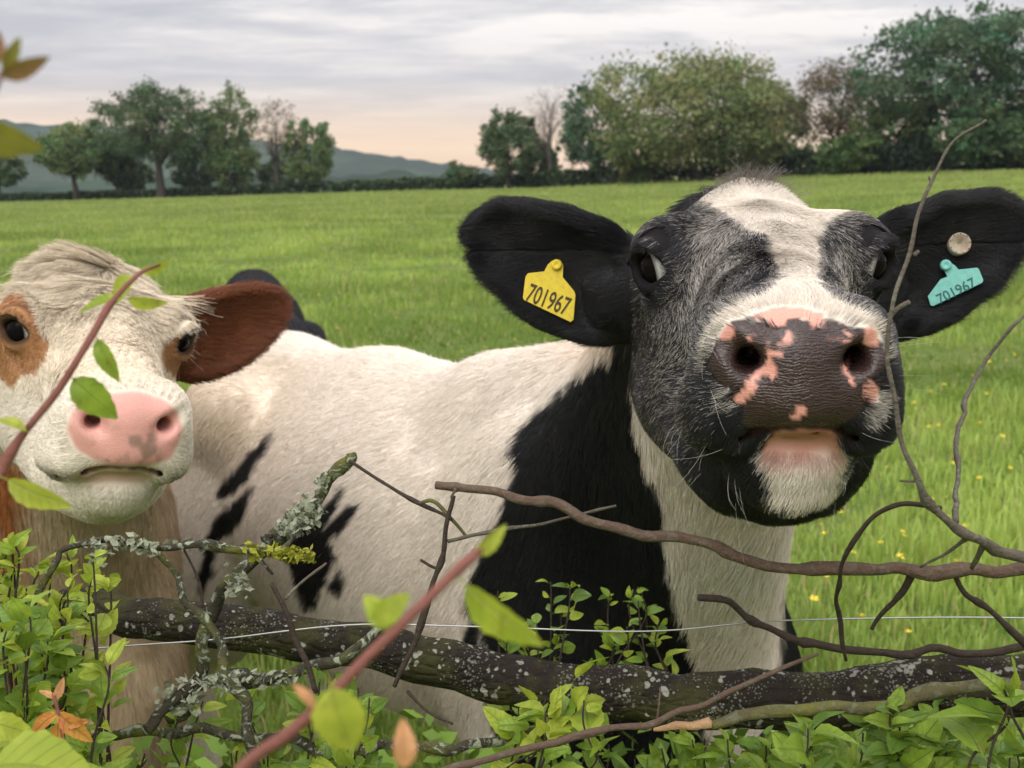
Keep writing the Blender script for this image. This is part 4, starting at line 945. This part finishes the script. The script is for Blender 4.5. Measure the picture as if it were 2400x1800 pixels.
branch('bare_twig', 'tall forked grey twig rising past the turquoise tag', [(2460, 1320), (2400, 1308), (2330, 1282), (2266, 1254), (2194, 1182), (2146, 1129), (2112, 1028), (2093, 917), (2079, 796), (2084, 739), (2115, 640), (2153, 510), (2181, 434), (2235, 336), (2311, 282)], [.86, .80, .79, .80], [14, 13, 11, 9, 6.5, 5.5, 5.5, 5.5, 5, 4, 3], W_GREY,
       [([(2199, 1190), (2150, 1186), (2093, 1189), (2040, 1221), (1982, 1303), (1964, 1374), (1964, 1433), (1985, 1550)], [.81, .86, .95], [6, 6, 5, 4], W_DARK), ([(2084, 745), (2105, 722), (2128, 705)], .80, [5, 6]), ([(2140, 597), (2152, 588)], .8, [4, 3]), ([(2146, 1132), (2130, 1131), (2110, 1128)], .8, [4, 3]), ([(2262, 1258), (2220, 1290), (2160, 1330)], [.82, .86], [5, 3]), ([(2310, 1272), (2295, 1310), (2282, 1330)], [.83, .86], [6, 5]), ([(2186, 424), (2178, 412)], .8, [4, 2])])
branch('bare_twig', 'thin arching pale twig in the grass beyond the grey forked twig', [(2440, 728), (2400, 743), (2363, 772), (2295, 869), (2257, 965), (2242, 1095), (2238, 1220)], [1.35, 1.3, .83], [3, 4, 5, 6], W_GREY)
branch('bare_branch', 'dark knobbly branch lying just above the fallen trunk', [(1638, 1406), (1705, 1415), (1782, 1462), (1852, 1491), (1970, 1524), (2158, 1527), (2300, 1525), (2460, 1517)], [1.06, 1.09, 1.08], [7, 8, 9, 9, 10], W_DARK)
o, sp, sr = branch('broken_branch', 'broad greenish branch with a peeled pale broken end below the trunk', [(1665, 1698), (1720, 1688), (1805, 1668), (1952, 1662), (2099, 1644), (2246, 1621), (2460, 1603)], [1.0, 1.0, .97], [11, 14, 15, 16, 17], W_GREEN)
P_, R_ = pts([(1530, 1710), (1580, 1706), (1625, 1708), (1672, 1697)], 1.0, [3, 9, 10, 11]); me, _, _ = limb_mesh('peeled_end', P_ - np.array(o.location), R_, W_PEEL, 9, 71, .16); q = new_obj('peeled_end', me, o, label='pale orange peeled broken end')
branch('bare_twig', 'slender brown twig slanting up across the fallen trunk', [(930, 1830), (1100, 1791), (1276, 1744), (1541, 1691), (1688, 1627), (1805, 1580), (1917, 1535)], [.95, .98, 1.0], [9, 8, 8, 7, 6, 4], W_BROWN, [([(1541, 1690), (1545, 1650), (1548, 1610)], 1.0, [3, 2])])
branch('lichen_branch', 'stout mossy broken branch slanting up over the cream flank', [(820, 1068), (814, 1085), (732, 1172), (690, 1225), (651, 1270), (597, 1324), (542, 1373), (505, 1427), (483, 1503), (472, 1568), (440, 1640), (380, 1680)], [1.08, 1.07, 1.06], [11, 13, 15, 17, 16, 15, 15, 14], W_LICH, [([(640, 1280), (622, 1262), (640, 1252)], 1.06, [9, 7]), ([(610, 1310), (640, 1345)], 1.06, [5, 3])])
branch('lichen_twig', 'knobbly lichen crusted twig lying level under the cream chin', [(68, 1470), (80, 1400), (136, 1319), (157, 1289), (271, 1270), (380, 1281), (488, 1281), (597, 1292), (660, 1300), (727, 1302)], [.98, 1.0, 1.04], [9, 8, 7, 8, 9, 9, 11], W_LICH, [([(430, 1282), (450, 1330), (470, 1380), (478, 1420)], 1.02, [3, 3], W_DARK)])
branch('lichen_twig', 'pale lichen twig dropping steeply across the mossy branch', [(369, 1286), (423, 1373), (467, 1449), (510, 1509), (532, 1585), (575, 1666), (597, 1758), (610, 1830)], [1.03, 1.0, .98], [7, 9, 10, 11, 11], W_LICH)
branch('lichen_branch', 'lichen covered branch bending beneath the fallen trunk', [(330, 1712), (380, 1677), (461, 1622), (542, 1595), (705, 1585), (787, 1557), (846, 1514), (890, 1476)], [.98, 1.02, 1.05], [13, 14, 15, 15, 12, 9], W_LICH)
branch('lichen_branch', 'low dark lichen branch running through the bottom leaves', [(120, 1760), (174, 1736), (325, 1715), (488, 1715), (678, 1742), (814, 1764), (922, 1758), (1085, 1753), (1200, 1731), (1290, 1690)], [1.0, 1.02, 1.06], [11, 12, 12, 12, 10], W_LICH)
branch('bare_twig', 'dark upright twig standing before the spotted flank', [(634, 1366), (673, 1449), (705, 1525), (743, 1622)], [1.0, 1.0], [6, 7, 7], W_DARK, [([(667, 1402), (700, 1372), (765, 1319)], [1.0, 1.02], [4, 3], W_GREY)])
branch('bare_twig', 'thin dark twig hanging below the reddish bare branch', [(1063, 1158), (1050, 1240), (1031, 1324), (976, 1487), (922, 1612)], [1.0, 1.0], [5, 6, 6, 5], W_DARK, [([(1046, 1270), (1110, 1258), (1200, 1237), (1300, 1220), (1444, 1183)], [1.0, 1.03], [5, 4, 3], W_GREY), ([(1032, 1330), (1012, 1327), (985, 1312)], 1.0, [4, 3])])
branch('bare_twig', 'fine twig slanting down from the mossy branch tip', [(822, 1078), (870, 1110), (922, 1145), (975, 1175), (1031, 1199), (1056, 1215)], [1.07, 1.01], [4, 4, 4], W_DARK, [([(985, 1178), (1015, 1173), (1045, 1200), (1090, 1260)], 1.02, [4, 5, 4], W_GREEN)])
branch('bare_twig', 'short dark twig poking from the leaves beside the trunk', [(1060, 1695), (1000, 1665), (955, 1620)], [1.02, 1.05], [4, 3], W_DARK)
# lichen and moss tufts on the mossy branches (small crumbs, too small to pick apart)
def crumbs(name, parent, spots_, mat, seed):
    rng = np.random.default_rng(seed); Pp = []
    for u, v, d, su, sv, n in spots_:
        Pp += [px(u + rng.normal(0, su), v + rng.normal(0, sv), d - .004 + rng.normal(0, .004)) for _ in range(n)]
    Pp = np.array(Pp); V, Fq = cards(rng, Pp - np.array(parent.location), .0075); new_obj(name, npmesh(name, V, Fq, mat, smooth=False), parent, kind='stuff')
by = {o.get('label'): o for o in COL.objects if o.get('label')}
crumbs('lichen', by['stout mossy broken branch slanting up over the cream flank'], [(715, 1205, 1.065, 22, 16, 150), (690, 1235, 1.06, 18, 12, 80), (760, 1130, 1.06, 10, 12, 30), (560, 1370, 1.055, 16, 16, 40)], W_LICHEN, 3)
crumbs('moss', by['knobbly lichen crusted twig lying level under the cream chin'], [(640, 1296, 1.03, 40, 7, 120), (700, 1304, 1.03, 20, 6, 70), (590, 1288, 1.03, 12, 8, 40)], W_MOSS, 4)
crumbs('lichen', by['knobbly lichen crusted twig lying level under the cream chin'], [(235, 1290, 1.0, 14, 14, 60), (290, 1272, 1.0, 18, 8, 50), (350, 1284, 1.0, 14, 8, 40), (470, 1282, 1.02, 40, 6, 40)], W_LICHEN, 5)
crumbs('lichen', by['lichen covered branch bending beneath the fallen trunk'], [(430, 1635, 1.0, 25, 20, 130), (520, 1600, 1.0, 30, 10, 90), (640, 1590, 1.02, 40, 9, 80)], W_LICHEN, 6)
# wire
m = NT('wire_steel'); m.set(color=(.42, .42, .43), rough=.4, metal=.85); WIRE = m.m
P_, R_ = pts([(-120, 1545), (298, 1514), (515, 1498), (814, 1465), (1100, 1468), (1511, 1480), (1805, 1456), (2216, 1447), (2560, 1452)], [1.10, 1.09, 1.08], 2.0)
o = thing('fence_wire', tuple(P_[0]), 'single taut plain steel wire strung along the hedge above the trunk', 'wire')
me, _, _ = limb_mesh('strand', P_ - P_[0], R_, WIRE, 6, 3, .0, 8, False); new_obj('strand', me, o)

# ---------------------------------------------------------------- leaves
def leaf_mesh(name, mat, wid, curl_, fold, rows=12, serr=0.0):
    V = []; 
    for i in range(rows):
        t = i / (rows - 1); w = wid * math.sin(math.pi * min(t ** .8 * .97 + .015, 1)) ** .85 * .5
        w *= 1 + serr * (1 if i % 2 else -1)
        y = t; z = -curl_ * t * t + .04 * math.sin(t * 5)
        V += [(-w, y, z + fold * w), (0, y, z), (w, y, z + fold * w)]
    Fq = [(i * 3 + j, i * 3 + j + 1, i * 3 + 4 + j, i * 3 + 3 + j) for i in range(rows - 1) for j in range(2)]
    o = len(V); V += [(-.012, -.22, .015), (.012, -.22, .015), (.01, .02, 0), (-.01, .02, 0)]; Fq.append((o, o + 1, o + 2, o + 3))
    return npmesh(name, np.array(V), np.array(Fq), mat)
def lmat(name, a, b, vein, tr_=.4, edge=None):
    m = NT(name); co = m.coord(); sp = m.node('ShaderNodeSeparateXYZ'); m.l.new(co, sp.inputs[0]); X_, Y_ = sp.outputs[0], sp.outputs[1]
    ax_ = m.math('ABSOLUTE', X_); rnd = m.rnd()
    c = m.mix(rnd, a, b); c = m.mix(m.math('MULTIPLY', m.noise(6, 4, .6), .5), c, tuple(q * .6 for q in a))
    ve = m.math('FRACT', m.math('MULTIPLY', m.math('SUBTRACT', Y_, m.math('MULTIPLY', ax_, .9)), 7.0)); ve = m.math('ABSOLUTE', m.math('SUBTRACT', ve, .5))
    vn = m.math('MAXIMUM', m.ramp(ve, [(.0, 1.0), (.07, 0.0)]), m.ramp(ax_, [(.0, 1.0), (.025, 0.0)]))
    c = m.mix(m.math('MULTIPLY', vn, .45), c, vein)
    off = m.node('ShaderNodeVectorMath', operation='ADD'); m.l.new(co, off.inputs[0]); cx_ = m.node('ShaderNodeCombineXYZ'); m.l.new(m.math('MULTIPLY', rnd, 57.0), cx_.inputs[0]); m.l.new(cx_.outputs[0], off.inputs[1])
    blot = m.noise(3.2, 5, .65, off.outputs[0]); c = m.mix(m.ramp(blot, [(.60, 0.0), (.70, .75)]), c, (.20, .13, .04)); c = m.mix(m.ramp(m.noise(2.0, 3, .5, off.outputs[0]), [(.45, 0.0), (.65, .5)]), c, tuple(q * 1.35 for q in b))
    if edge: c = m.mix(m.ramp(m.math('ADD', m.noise(5, 3), m.math('MULTIPLY', ax_, .6)), [(.55, 0.0), (.75, .8)]), c, edge)
    m.set(color=c, rough=.42, spec=.4, normal=m.bump(m.math('MULTIPLY', vn, -1.0), .5, .02))
    t = m.node('ShaderNodeBsdfTranslucent'); m.put(t.inputs[0], m.mix(.4, c, (.45, .50, .03))); ms = m.node('ShaderNodeMixShader'); ms.inputs[0].default_value = tr_
    m.l.new(m.b.outputs[0], ms.inputs[1]); m.l.new(t.outputs[0], ms.inputs[2]); m.l.new(ms.outputs[0], m.out.inputs[0]); return m.m
L_YG = lmat('leaf_yellow_green', (.30, .42, .035), (.46, .52, .07), (.48, .54, .16))
L_MG = lmat('leaf_green', (.17, .30, .03), (.30, .43, .055), (.34, .44, .13))
L_DG = lmat('leaf_dark_green', (.08, .17, .022), (.15, .26, .04), (.20, .30, .08), .3)
L_OR = lmat('leaf_orange', (.55, .20, .05), (.62, .32, .06), (.55, .20, .10), edge=(.50, .10, .05))
L_RD = lmat('leaf_reddish', (.20, .09, .06), (.30, .13, .08), (.36, .20, .12), .3)
L_OL = lmat('leaf_olive', (.17, .17, .03), (.24, .22, .04), (.26, .25, .08), .3)
L_PK = lmat('leaf_peach', (.62, .28, .14), (.70, .36, .18), (.6, .3, .2))
SHAPES = dict(a=(.52, .22, .35), b=(.62, .40, .2), c=(.40, .10, .5), d=(.74, .30, .25), e=(.46, .62, .7), f=(.56, -.12, .45), g=(.36, .45, .15))
LM = {}
def leafm(mat, k):
    key = (mat.name, k)
    if key not in LM: LM[key] = leaf_mesh('leaf', mat, *SHAPES[k], serr=.05)
    return LM[key]
rl = random.Random(5)
def put_leaf(parent, P, dirv, nrm, size, mat, k=None, name='leaf', label=None, roll=None):
    d = unit(dirv); n = np.asarray(nrm, float); n = unit(n - d * (n @ d)); x = np.cross(d, n)
    o = new_obj(name, leafm(mat, k or rl.choice('aabbcdefg')), parent)
    M = Matrix(np.stack([x, d, n], 1).tolist()).to_4x4() @ Matrix.Diagonal((size, size, size, 1)); M.translation = Vector(np.asarray(P) - np.array(parent.location) + d * size * .2); o.matrix_local = M
    if label: o['label'] = label
    return o
TOCAM = lambda P: unit(CP - P)
def shrub(name, label, stems, n_leaf, size, mats, seed, wood_=None, spread=1.0, group=None, face=.7):
    """stems: photo polylines from the foot up with depth; leaves spring along them"""
    rng = np.random.default_rng(seed); rl.seed(seed)
    all_ = [(pts(L, d, r)) for L, d, r in stems]; base = all_[0][0][0]
    o = thing(name, tuple(base), label, 'shrub', group)
    cur = []
    for i, (P, R) in enumerate(all_):
        me, SP, SR = limb_mesh('stem', P - base, R, wood_ or W_DARK, 6, seed * 50 + i, .06, 6, False); new_obj('stem', me, o); cur.append(SP + base)
    Ls = np.array([np.linalg.norm(np.diff(c, axis=0), axis=1).sum() for c in cur]); 
    for i in range(n_leaf):
        c = cur[rng.choice(len(cur), p=Ls / Ls.sum())]; t = rng.uniform(.12, 1.0); k = min(int(t * (len(c) - 1)), len(c) - 2)
        p = c[k] + (c[k + 1] - c[k]) * rng.random(); ax = unit(c[k + 1] - c[k])
        side = unit(np.cross(ax, rng.normal(size=3))); d = unit(side * spread + ax * rng.uniform(.2, .9) + [0, 0, .15])
        nrm = TOCAM(p) * face + np.array([0, 0, .9]) + rng.normal(0, .75, 3)
        put_leaf(o, p, d, nrm, size * rng.uniform(.55, 1.3) * (1.15 - .45 * t), mats[int(rng.random() ** 1.3 * len(mats))])
    return o
# left hedge
def fan(seed, u0, u1, v0, v1, n, d, foot=1900, r=(4, 2)):
    rg = np.random.default_rng(seed); out = []
    for i in range(n):
        u = rg.uniform(u0, u1); v = rg.uniform(v0, v1); uf = u + rg.normal(0, 60); dd = rg.uniform(*d)
        out.append(([(uf, max(foot, v + 150)), (uf * .6 + u * .4 + rg.normal(0, 15), (foot + v) / 2 + 20), (u + rg.normal(0, 10), v + 60), (u, v)], dd, r))
    return out
shrub('hedge_shrub', 'yellow green leafy shrub crowding the hedge under the cream cow', fan(1, -40, 270, 1225, 1420, 22, (.93, 1.08)), 300, .0215, [L_YG, L_YG, L_MG], 101)
shrub('hedge_shrub', 'deep green shrub with broad leaves at the foot of the left hedge', fan(2, -40, 300, 1420, 1680, 18, (.86, 1.0)), 270, .026, [L_MG, L_YG, L_DG], 102)
shrub('hedge_shrub', 'sprig of small green leaves springing up behind the trunk before the black shoulder', fan(3, 1130, 1560, 1350, 1500, 15, (1.20, 1.26), 1720, (3, 1.5)), 140, .020, [L_MG, L_YG, L_DG], 103)
shrub('hedge_shrub', 'leafy sprouts in front of the trunk beside the slender brown twig', fan(4, 1180, 1380, 1560, 1720, 7, (1.0, 1.05), 1880, (3, 2)), 46, .034, [L_YG, L_MG], 104)
shrub('hedge_shrub', 'low leaves tangled beneath the lichen branches', fan(5, 330, 950, 1580, 1780, 20, (.98, 1.12), 1900, (3, 2)), 210, .024, [L_MG, L_YG, L_DG], 105)
shrub('hedge_shrub', 'glossy dark leaves massed below the fallen trunk by the white leg', fan(6, 1300, 1900, 1700, 1800, 18, (1.05, 1.18), 1950, (3, 2)), 250, .025, [L_MG, L_DG, L_MG], 106)
shrub('hedge_shrub', 'broad fresh leaves under the peeled broken branch', fan(7, 1880, 2440, 1660, 1790, 18, (.95, 1.1), 1950, (3, 2)), 250, .032, [L_DG, L_MG, L_MG], 107)
shrub('hedge_shrub', 'large green leaves at the end of the peeled branch', fan(8, 2330, 2420, 1590, 1640, 3, (.88, .92), 1880, (4, 3)), 16, .046, [L_MG, L_DG], 108)
# undergrowth behind, one mass
m = NT('undergrowth_leaf'); c = m.attr('col', 'Color'); m.set(color=c, rough=.5, spec=.3); UNDER = m.m
rg = np.random.default_rng(77); n = 9000
W_ = np.stack([rg.uniform(-.75, .85, n), rg.uniform(1.02, 1.5, n), rg.uniform(.15, .98, n)], 1); uu, vv, zz_ = proj(W_); top = 1690 + 60 * vnoise(np.stack([uu / 90, 0 * uu, zz_ * 4], 1), 1, 9); W_ = W_[vv > top]; n = len(W_)
V, Fq = cards(rg, W_, .030); cc = np.array((.13, .22, .03)) * (1 + rg.normal(0, .35, n))[:, None]
o = new_obj('undergrowth', npmesh('undergrowth', V, Fq, UNDER, smooth=False, attrs=dict(col=np.repeat(np.clip(cc, .01, .4), 4, 0))), kind='stuff', label='dense low undergrowth filling the hedge bottom', category='undergrowth')

# near shoots with single leaves
def shoot(label, L, d, r, mat, leaves, seed):
    P, R = pts(L, d, r); o = thing('leafy_shoot', tuple(P[0]), label, 'shoot'); me, SP, SR = limb_mesh('stem', P - P[0], R, mat, 10, seed, .05, 7, True); new_obj('stem', me, o)
    rl.seed(seed)
    for u0, v0, u1, v1, dd, mt, k, tilt in leaves:
        a, b = px(u0, v0, dd), px(u1, v1, dd); L_ = np.linalg.norm(b - a); dv = b - a; nr = TOCAM(a) + np.cross(unit(dv), TOCAM(a)) * tilt + np.array([0, 0, .25])
        put_leaf(o, a - unit(dv) * L_ * .2, dv, nr, L_, mt, k)
    return o
shoot('soft red shoot with pale green leaves slanting up before the trunk', [(540, 1860), (586, 1791), (732, 1666), (868, 1530), (1004, 1405), (1090, 1313), (1145, 1262)], [.33, .34, .36], [14, 16, 15, 13, 10, 7], W_RED,
      [(775, 1612, 822, 1775, .33, L_YG, 'd', .2), (870, 1455, 960, 1405, .34, L_YG, 'b', .5), (925, 1470, 850, 1400, .345, L_YG, 'b', -.3), (1110, 1300, 1190, 1235, .355, L_YG, 'c', .8), (1095, 1370, 1265, 1530, .36, L_YG, 'c', .9), (945, 1800, 950, 1690, .34, L_PK, 'a', .3), (735, 1660, 690, 1600, .335, L_PK, 'c', .5)], 201)
shoot('slim red shoot with a few leaves crossing the cream face', [(-30, 1140), (0, 1096), (119, 922), (190, 815), (260, 705), (326, 640), (375, 618)], [.50, .52, .56], [9, 9, 8, 6, 4], W_RED,
      [(172, 888, 262, 978, .52, L_MG, 'b', .3), (228, 795, 275, 895, .525, L_MG, 'c', .4), (315, 650, 245, 700, .55, L_YG, 'b', .5), (300, 700, 390, 715, .55, L_YG, 'c', .9), (285, 705, 180, 722, .55, L_YG, 'c', 1.2), (330, 635, 400, 618, .56, L_YG, 'c', 1.0), (20, 1125, 160, 1195, .50, L_YG, 'c', .8), (60, 1010, -10, 975, .505, L_YG, 'c', .6)], 202)
shoot('blurred reddish shoot tip hanging in against the sky', [(-120, 420), (-60, 330), (-20, 230), (5, 170)], .30, [9, 8, 6, 5], W_RED,
      [(0, 175, 115, 140, .30, L_RD, 'c', .6), (5, 160, 50, 88, .30, L_OL, 'c', .4), (-10, 150, 0, 70, .30, L_RD, 'c', .3), (-60, 300, 70, 360, .30, L_OL, 'b', .7)], 203)
shoot('young shoot with orange tinted leaves in the left hedge', [(165, 1860), (150, 1760), (140, 1690), (125, 1625)], .78, [6, 5, 4], W_RED,
      [(135, 1670, 215, 1740, .78, L_OR, 'c', .3), (135, 1672, 62, 1725, .78, L_OR, 'c', .3), (128, 1640, 150, 1590, .78, L_PK, 'c', .3), (128, 1640, 92, 1615, .78, L_PK, 'c', .6), (140, 1700, 205, 1690, .78, L_OR, 'c', .2), (140, 1690, 130, 1770, .78, L_OR, 'c', .2)], 204)
shoot('bright close leaf spray in the bottom corner of the hedge', [(-40, 1960), (-20, 1880), (10, 1820)], .55, [8, 7, 6], W_GREEN,
      [(-20, 1800, 215, 1790, .55, L_YG, 'd', -.5), (-30, 1690, 70, 1720, .62, L_YG, 'b', .2), (0, 1790, 110, 1755, .58, L_MG, 'b', .4)], 205)

# ---------------------------------------------------------------- ear tags
def digits(txt, h):
    cu = bpy.data.curves.new('txt', 'FONT'); cu.body = txt; cu.size = 1.0; cu.align_x = 'CENTER'; cu.align_y = 'CENTER'; cu.offset = .012
    o = bpy.data.objects.new('txt', cu); COL.objects.link(o); bpy.context.view_layer.update()
    me = bpy.data.meshes.new_from_object(o.evaluated_get(bpy.context.evaluated_depsgraph_get())); bpy.data.objects.remove(o); bpy.data.curves.remove(cu)
    co = np.empty(len(me.vertices) * 3, np.float32); me.vertices.foreach_get('co', co); co = co.reshape(-1, 3); 
    co -= (co.max(0) + co.min(0)) / 2; co *= h / (co[:, 1].max() - co[:, 1].min()); me.vertices.foreach_set('co', co.ravel()); me.name = 'number'
    return me, co[:, 0].max() * 2
def plate_mesh(name, poly, th, mat):
    n = len(poly); V = [(x, y, 0) for x, y in poly] + [(x, y, -th) for x, y in poly]
    me = bpy.data.meshes.new(name); me.from_pydata(V, [], [tuple(range(n)), tuple(range(2 * n - 1, n - 1, -1))] + [(i, i + n, (i + 1) % n + n, (i + 1) % n) for i in range(n)])
    bmm = __import__('bmesh'); b = bmm.new(); b.from_mesh(me); bmm.ops.bevel(b, geom=[e for e in b.edges if abs(e.verts[0].co.z - e.verts[1].co.z) < 1e-7], offset=.0004, segments=2, affect='EDGES'); bmm.ops.recalc_face_normals(b, faces=b.faces); b.to_mesh(me); b.free()
    me.materials.append(mat); return me
def plastic(name, c):
    m = NT(name); n = m.noise(160, 5, .65); m.set(color=m.mix(m.ramp(n, [(.42, 0.0), (.72, .5)]), c, tuple(q * .55 for q in c)), rough=.45, spec=.4, normal=m.bump(n, .25, .001)); return m.m
TAG_Y = plastic('yellow_plastic', (.72, .55, .035)); TAG_T = plastic('turquoise_plastic', (.20, .55, .50)); m = NT('tag_print'); m.set(color=(.05, .035, .01), rough=.7); PRINT = m.m; m = NT('tag_print_green'); m.set(color=(.03, .13, .13), rough=.7); PRINT_T = m.m
def ear_tag(label, cow, cen, ang, outline, stud, num, mat, printm, back=None, tilt=(0, 0)):
    depth = min([q for q in (cow.ray(u, v, .9, 1.4) for u, v in outline + [cen]) if q] or [1.12]) - .005
    c = px(*cen, depth); o = thing('ear_tag', tuple(c), label, 'ear tag'); sc = depth / FPX
    R = rot_from((0, 0, 0)); X_ = np.array([1.0, 0, 0]); Zv = TOCAM(c); Zv = unit(Zv + np.array([tilt[0], 0, tilt[1]])); X_ = unit(X_ - Zv * (X_ @ Zv)); Yv = np.cross(Zv, X_)
    M = Matrix(np.stack([X_, Yv, Zv], 1).tolist()).to_4x4()
    def add(name, me, off=(0, 0, 0), rz=0, parent=o):
        q = new_obj(name, me, parent); q.matrix_local = M @ Matrix.Translation(off) @ Matrix.Rotation(rz, 4, 'Z'); return q
    P = [((u - cen[0]) * sc, -(v - cen[1]) * sc) for u, v in outline]
    if sum(a[0] * b[1] - b[0] * a[1] for a, b in zip(P, P[1:] + P[:1])) < 0: P = P[::-1]
    add('front_plate', plate_mesh('front_plate', P, .0016, mat))
    su, sv, srad = stud; r = srad * sc; V = []; n = 16
    for rr, z in ((r, -.012), (r, .002), (r * .92, .0035), (r * .6, .0042), (r * .3, .0030), (0.0001, .0028)): V += [(rr * math.cos(a), rr * math.sin(a), z) for a in np.arange(n) * 2 * math.pi / n]
    V = [(x, y, z if z > 0 else -.03) for x, y, z in V]
    Fq = [(i * n + j, i * n + (j + 1) % n, (i + 1) * n + (j + 1) % n, (i + 1) * n + j) for i in range(5) for j in range(n)]
    add('stud', npmesh('stud', np.array(V), np.array(Fq), mat), ((su - cen[0]) * sc, -(sv - cen[1]) * sc, .0005))
    me, w = digits('701967', num[2] * sc); me.materials.append(printm)
    wantw = num[3] * sc; q = new_obj('number', me, o); q.matrix_local = M @ Matrix.Translation(((num[0] - cen[0]) * sc, -(num[1] - cen[1]) * sc, .0004)) @ Matrix.Rotation(ang, 4, 'Z') @ Matrix.Diagonal((wantw / w, 1, 1, 1))
    if back:
        P2 = [((u - cen[0] + back[0]) * sc, -(v - cen[1] + back[1]) * sc) for u, v in outline]
        if sum(a[0] * b[1] - b[0] * a[1] for a, b in zip(P2, P2[1:] + P2[:1])) < 0: P2 = P2[::-1]
        add('back_plate', plate_mesh('back_plate', P2, .0016, mat), (0, 0, -back[2]))
    return o
db = C1.ray(2249, 571) or 1.15
ear_tag('yellow ear tag printed 701967 in the black ear', C1, (1287, 695), math.radians(-21), [(1225, 697), (1231, 648), (1237, 640), (1275, 636), (1284, 620), (1294, 611), (1314, 611), (1320, 622), (1319, 650), (1346, 683), (1349, 692), (1344, 750), (1337, 755), (1228, 703)], (1305, 621, 13), (1286, 702, 44, 104), TAG_Y, PRINT, (-20, 40, .034), (-.1, .05))
ear_tag('turquoise ear tag printed 701967 in the other black ear', C1, (2239, 672), math.radians(27), [(2178, 694), (2182, 688), (2206, 654), (2221, 648), (2214, 634), (2205, 628), (2206, 616), (2222, 611), (2238, 622), (2246, 632), (2287, 628), (2291, 632), (2301, 658), (2298, 664), (2190, 717), (2184, 715)], (2217, 621, 13), (2241, 681, 24, 92), TAG_T, PRINT_T, None, (.1, .05))
bc = px(2249, 571, db - .009); o = thing('ear_button', tuple(bc), 'round pale button tag above the turquoise ear tag', 'ear tag')
m = NT('button_plastic'); n = m.noise(220, 4, .6); m.set(color=m.mix(m.ramp(n, [(.45, 0.0), (.7, .8)]), (.42, .38, .30), (.34, .20, .13)), rough=.5); BTN = m.m
Zv = unit(TOCAM(bc) + np.array([.25, 0, .15])); X_ = unit(np.array([1.0, 0, 0]) - Zv * Zv[0]); M = Matrix(np.stack([X_, np.cross(Zv, X_), Zv], 1).tolist()).to_4x4(); n = 28; r = 26 * db / FPX; V = []
for rr, z in ((r, -.014), (r, .001), (r * .93, .0022), (r * .82, .0022), (r * .78, .0014), (r * .22, .0014), (r * .2, -.001), (.0001, -.001)): V += [(rr * math.cos(a), rr * math.sin(a), z) for a in np.arange(n) * 2 * math.pi / n]
q = new_obj('disc', npmesh('disc', np.array(V), np.array([(i * n + j, i * n + (j + 1) % n, (i + 1) * n + (j + 1) % n, (i + 1) * n + j) for i in range(7) for j in range(n)]), BTN), o); q.matrix_local = M
for k in range(9):
    a = k * .7 - .6; V = [(.0006 * math.cos(t), .0006 * math.sin(t), .0) for t in np.arange(8) * .785] ; q = new_obj('pin_hole', npmesh('pin_hole', np.array(V), np.array([list(range(8))]), PRINT, smooth=False), o); q.matrix_local = M @ Matrix.Translation((r * .87 * math.cos(a), r * .87 * math.sin(a), .0026))
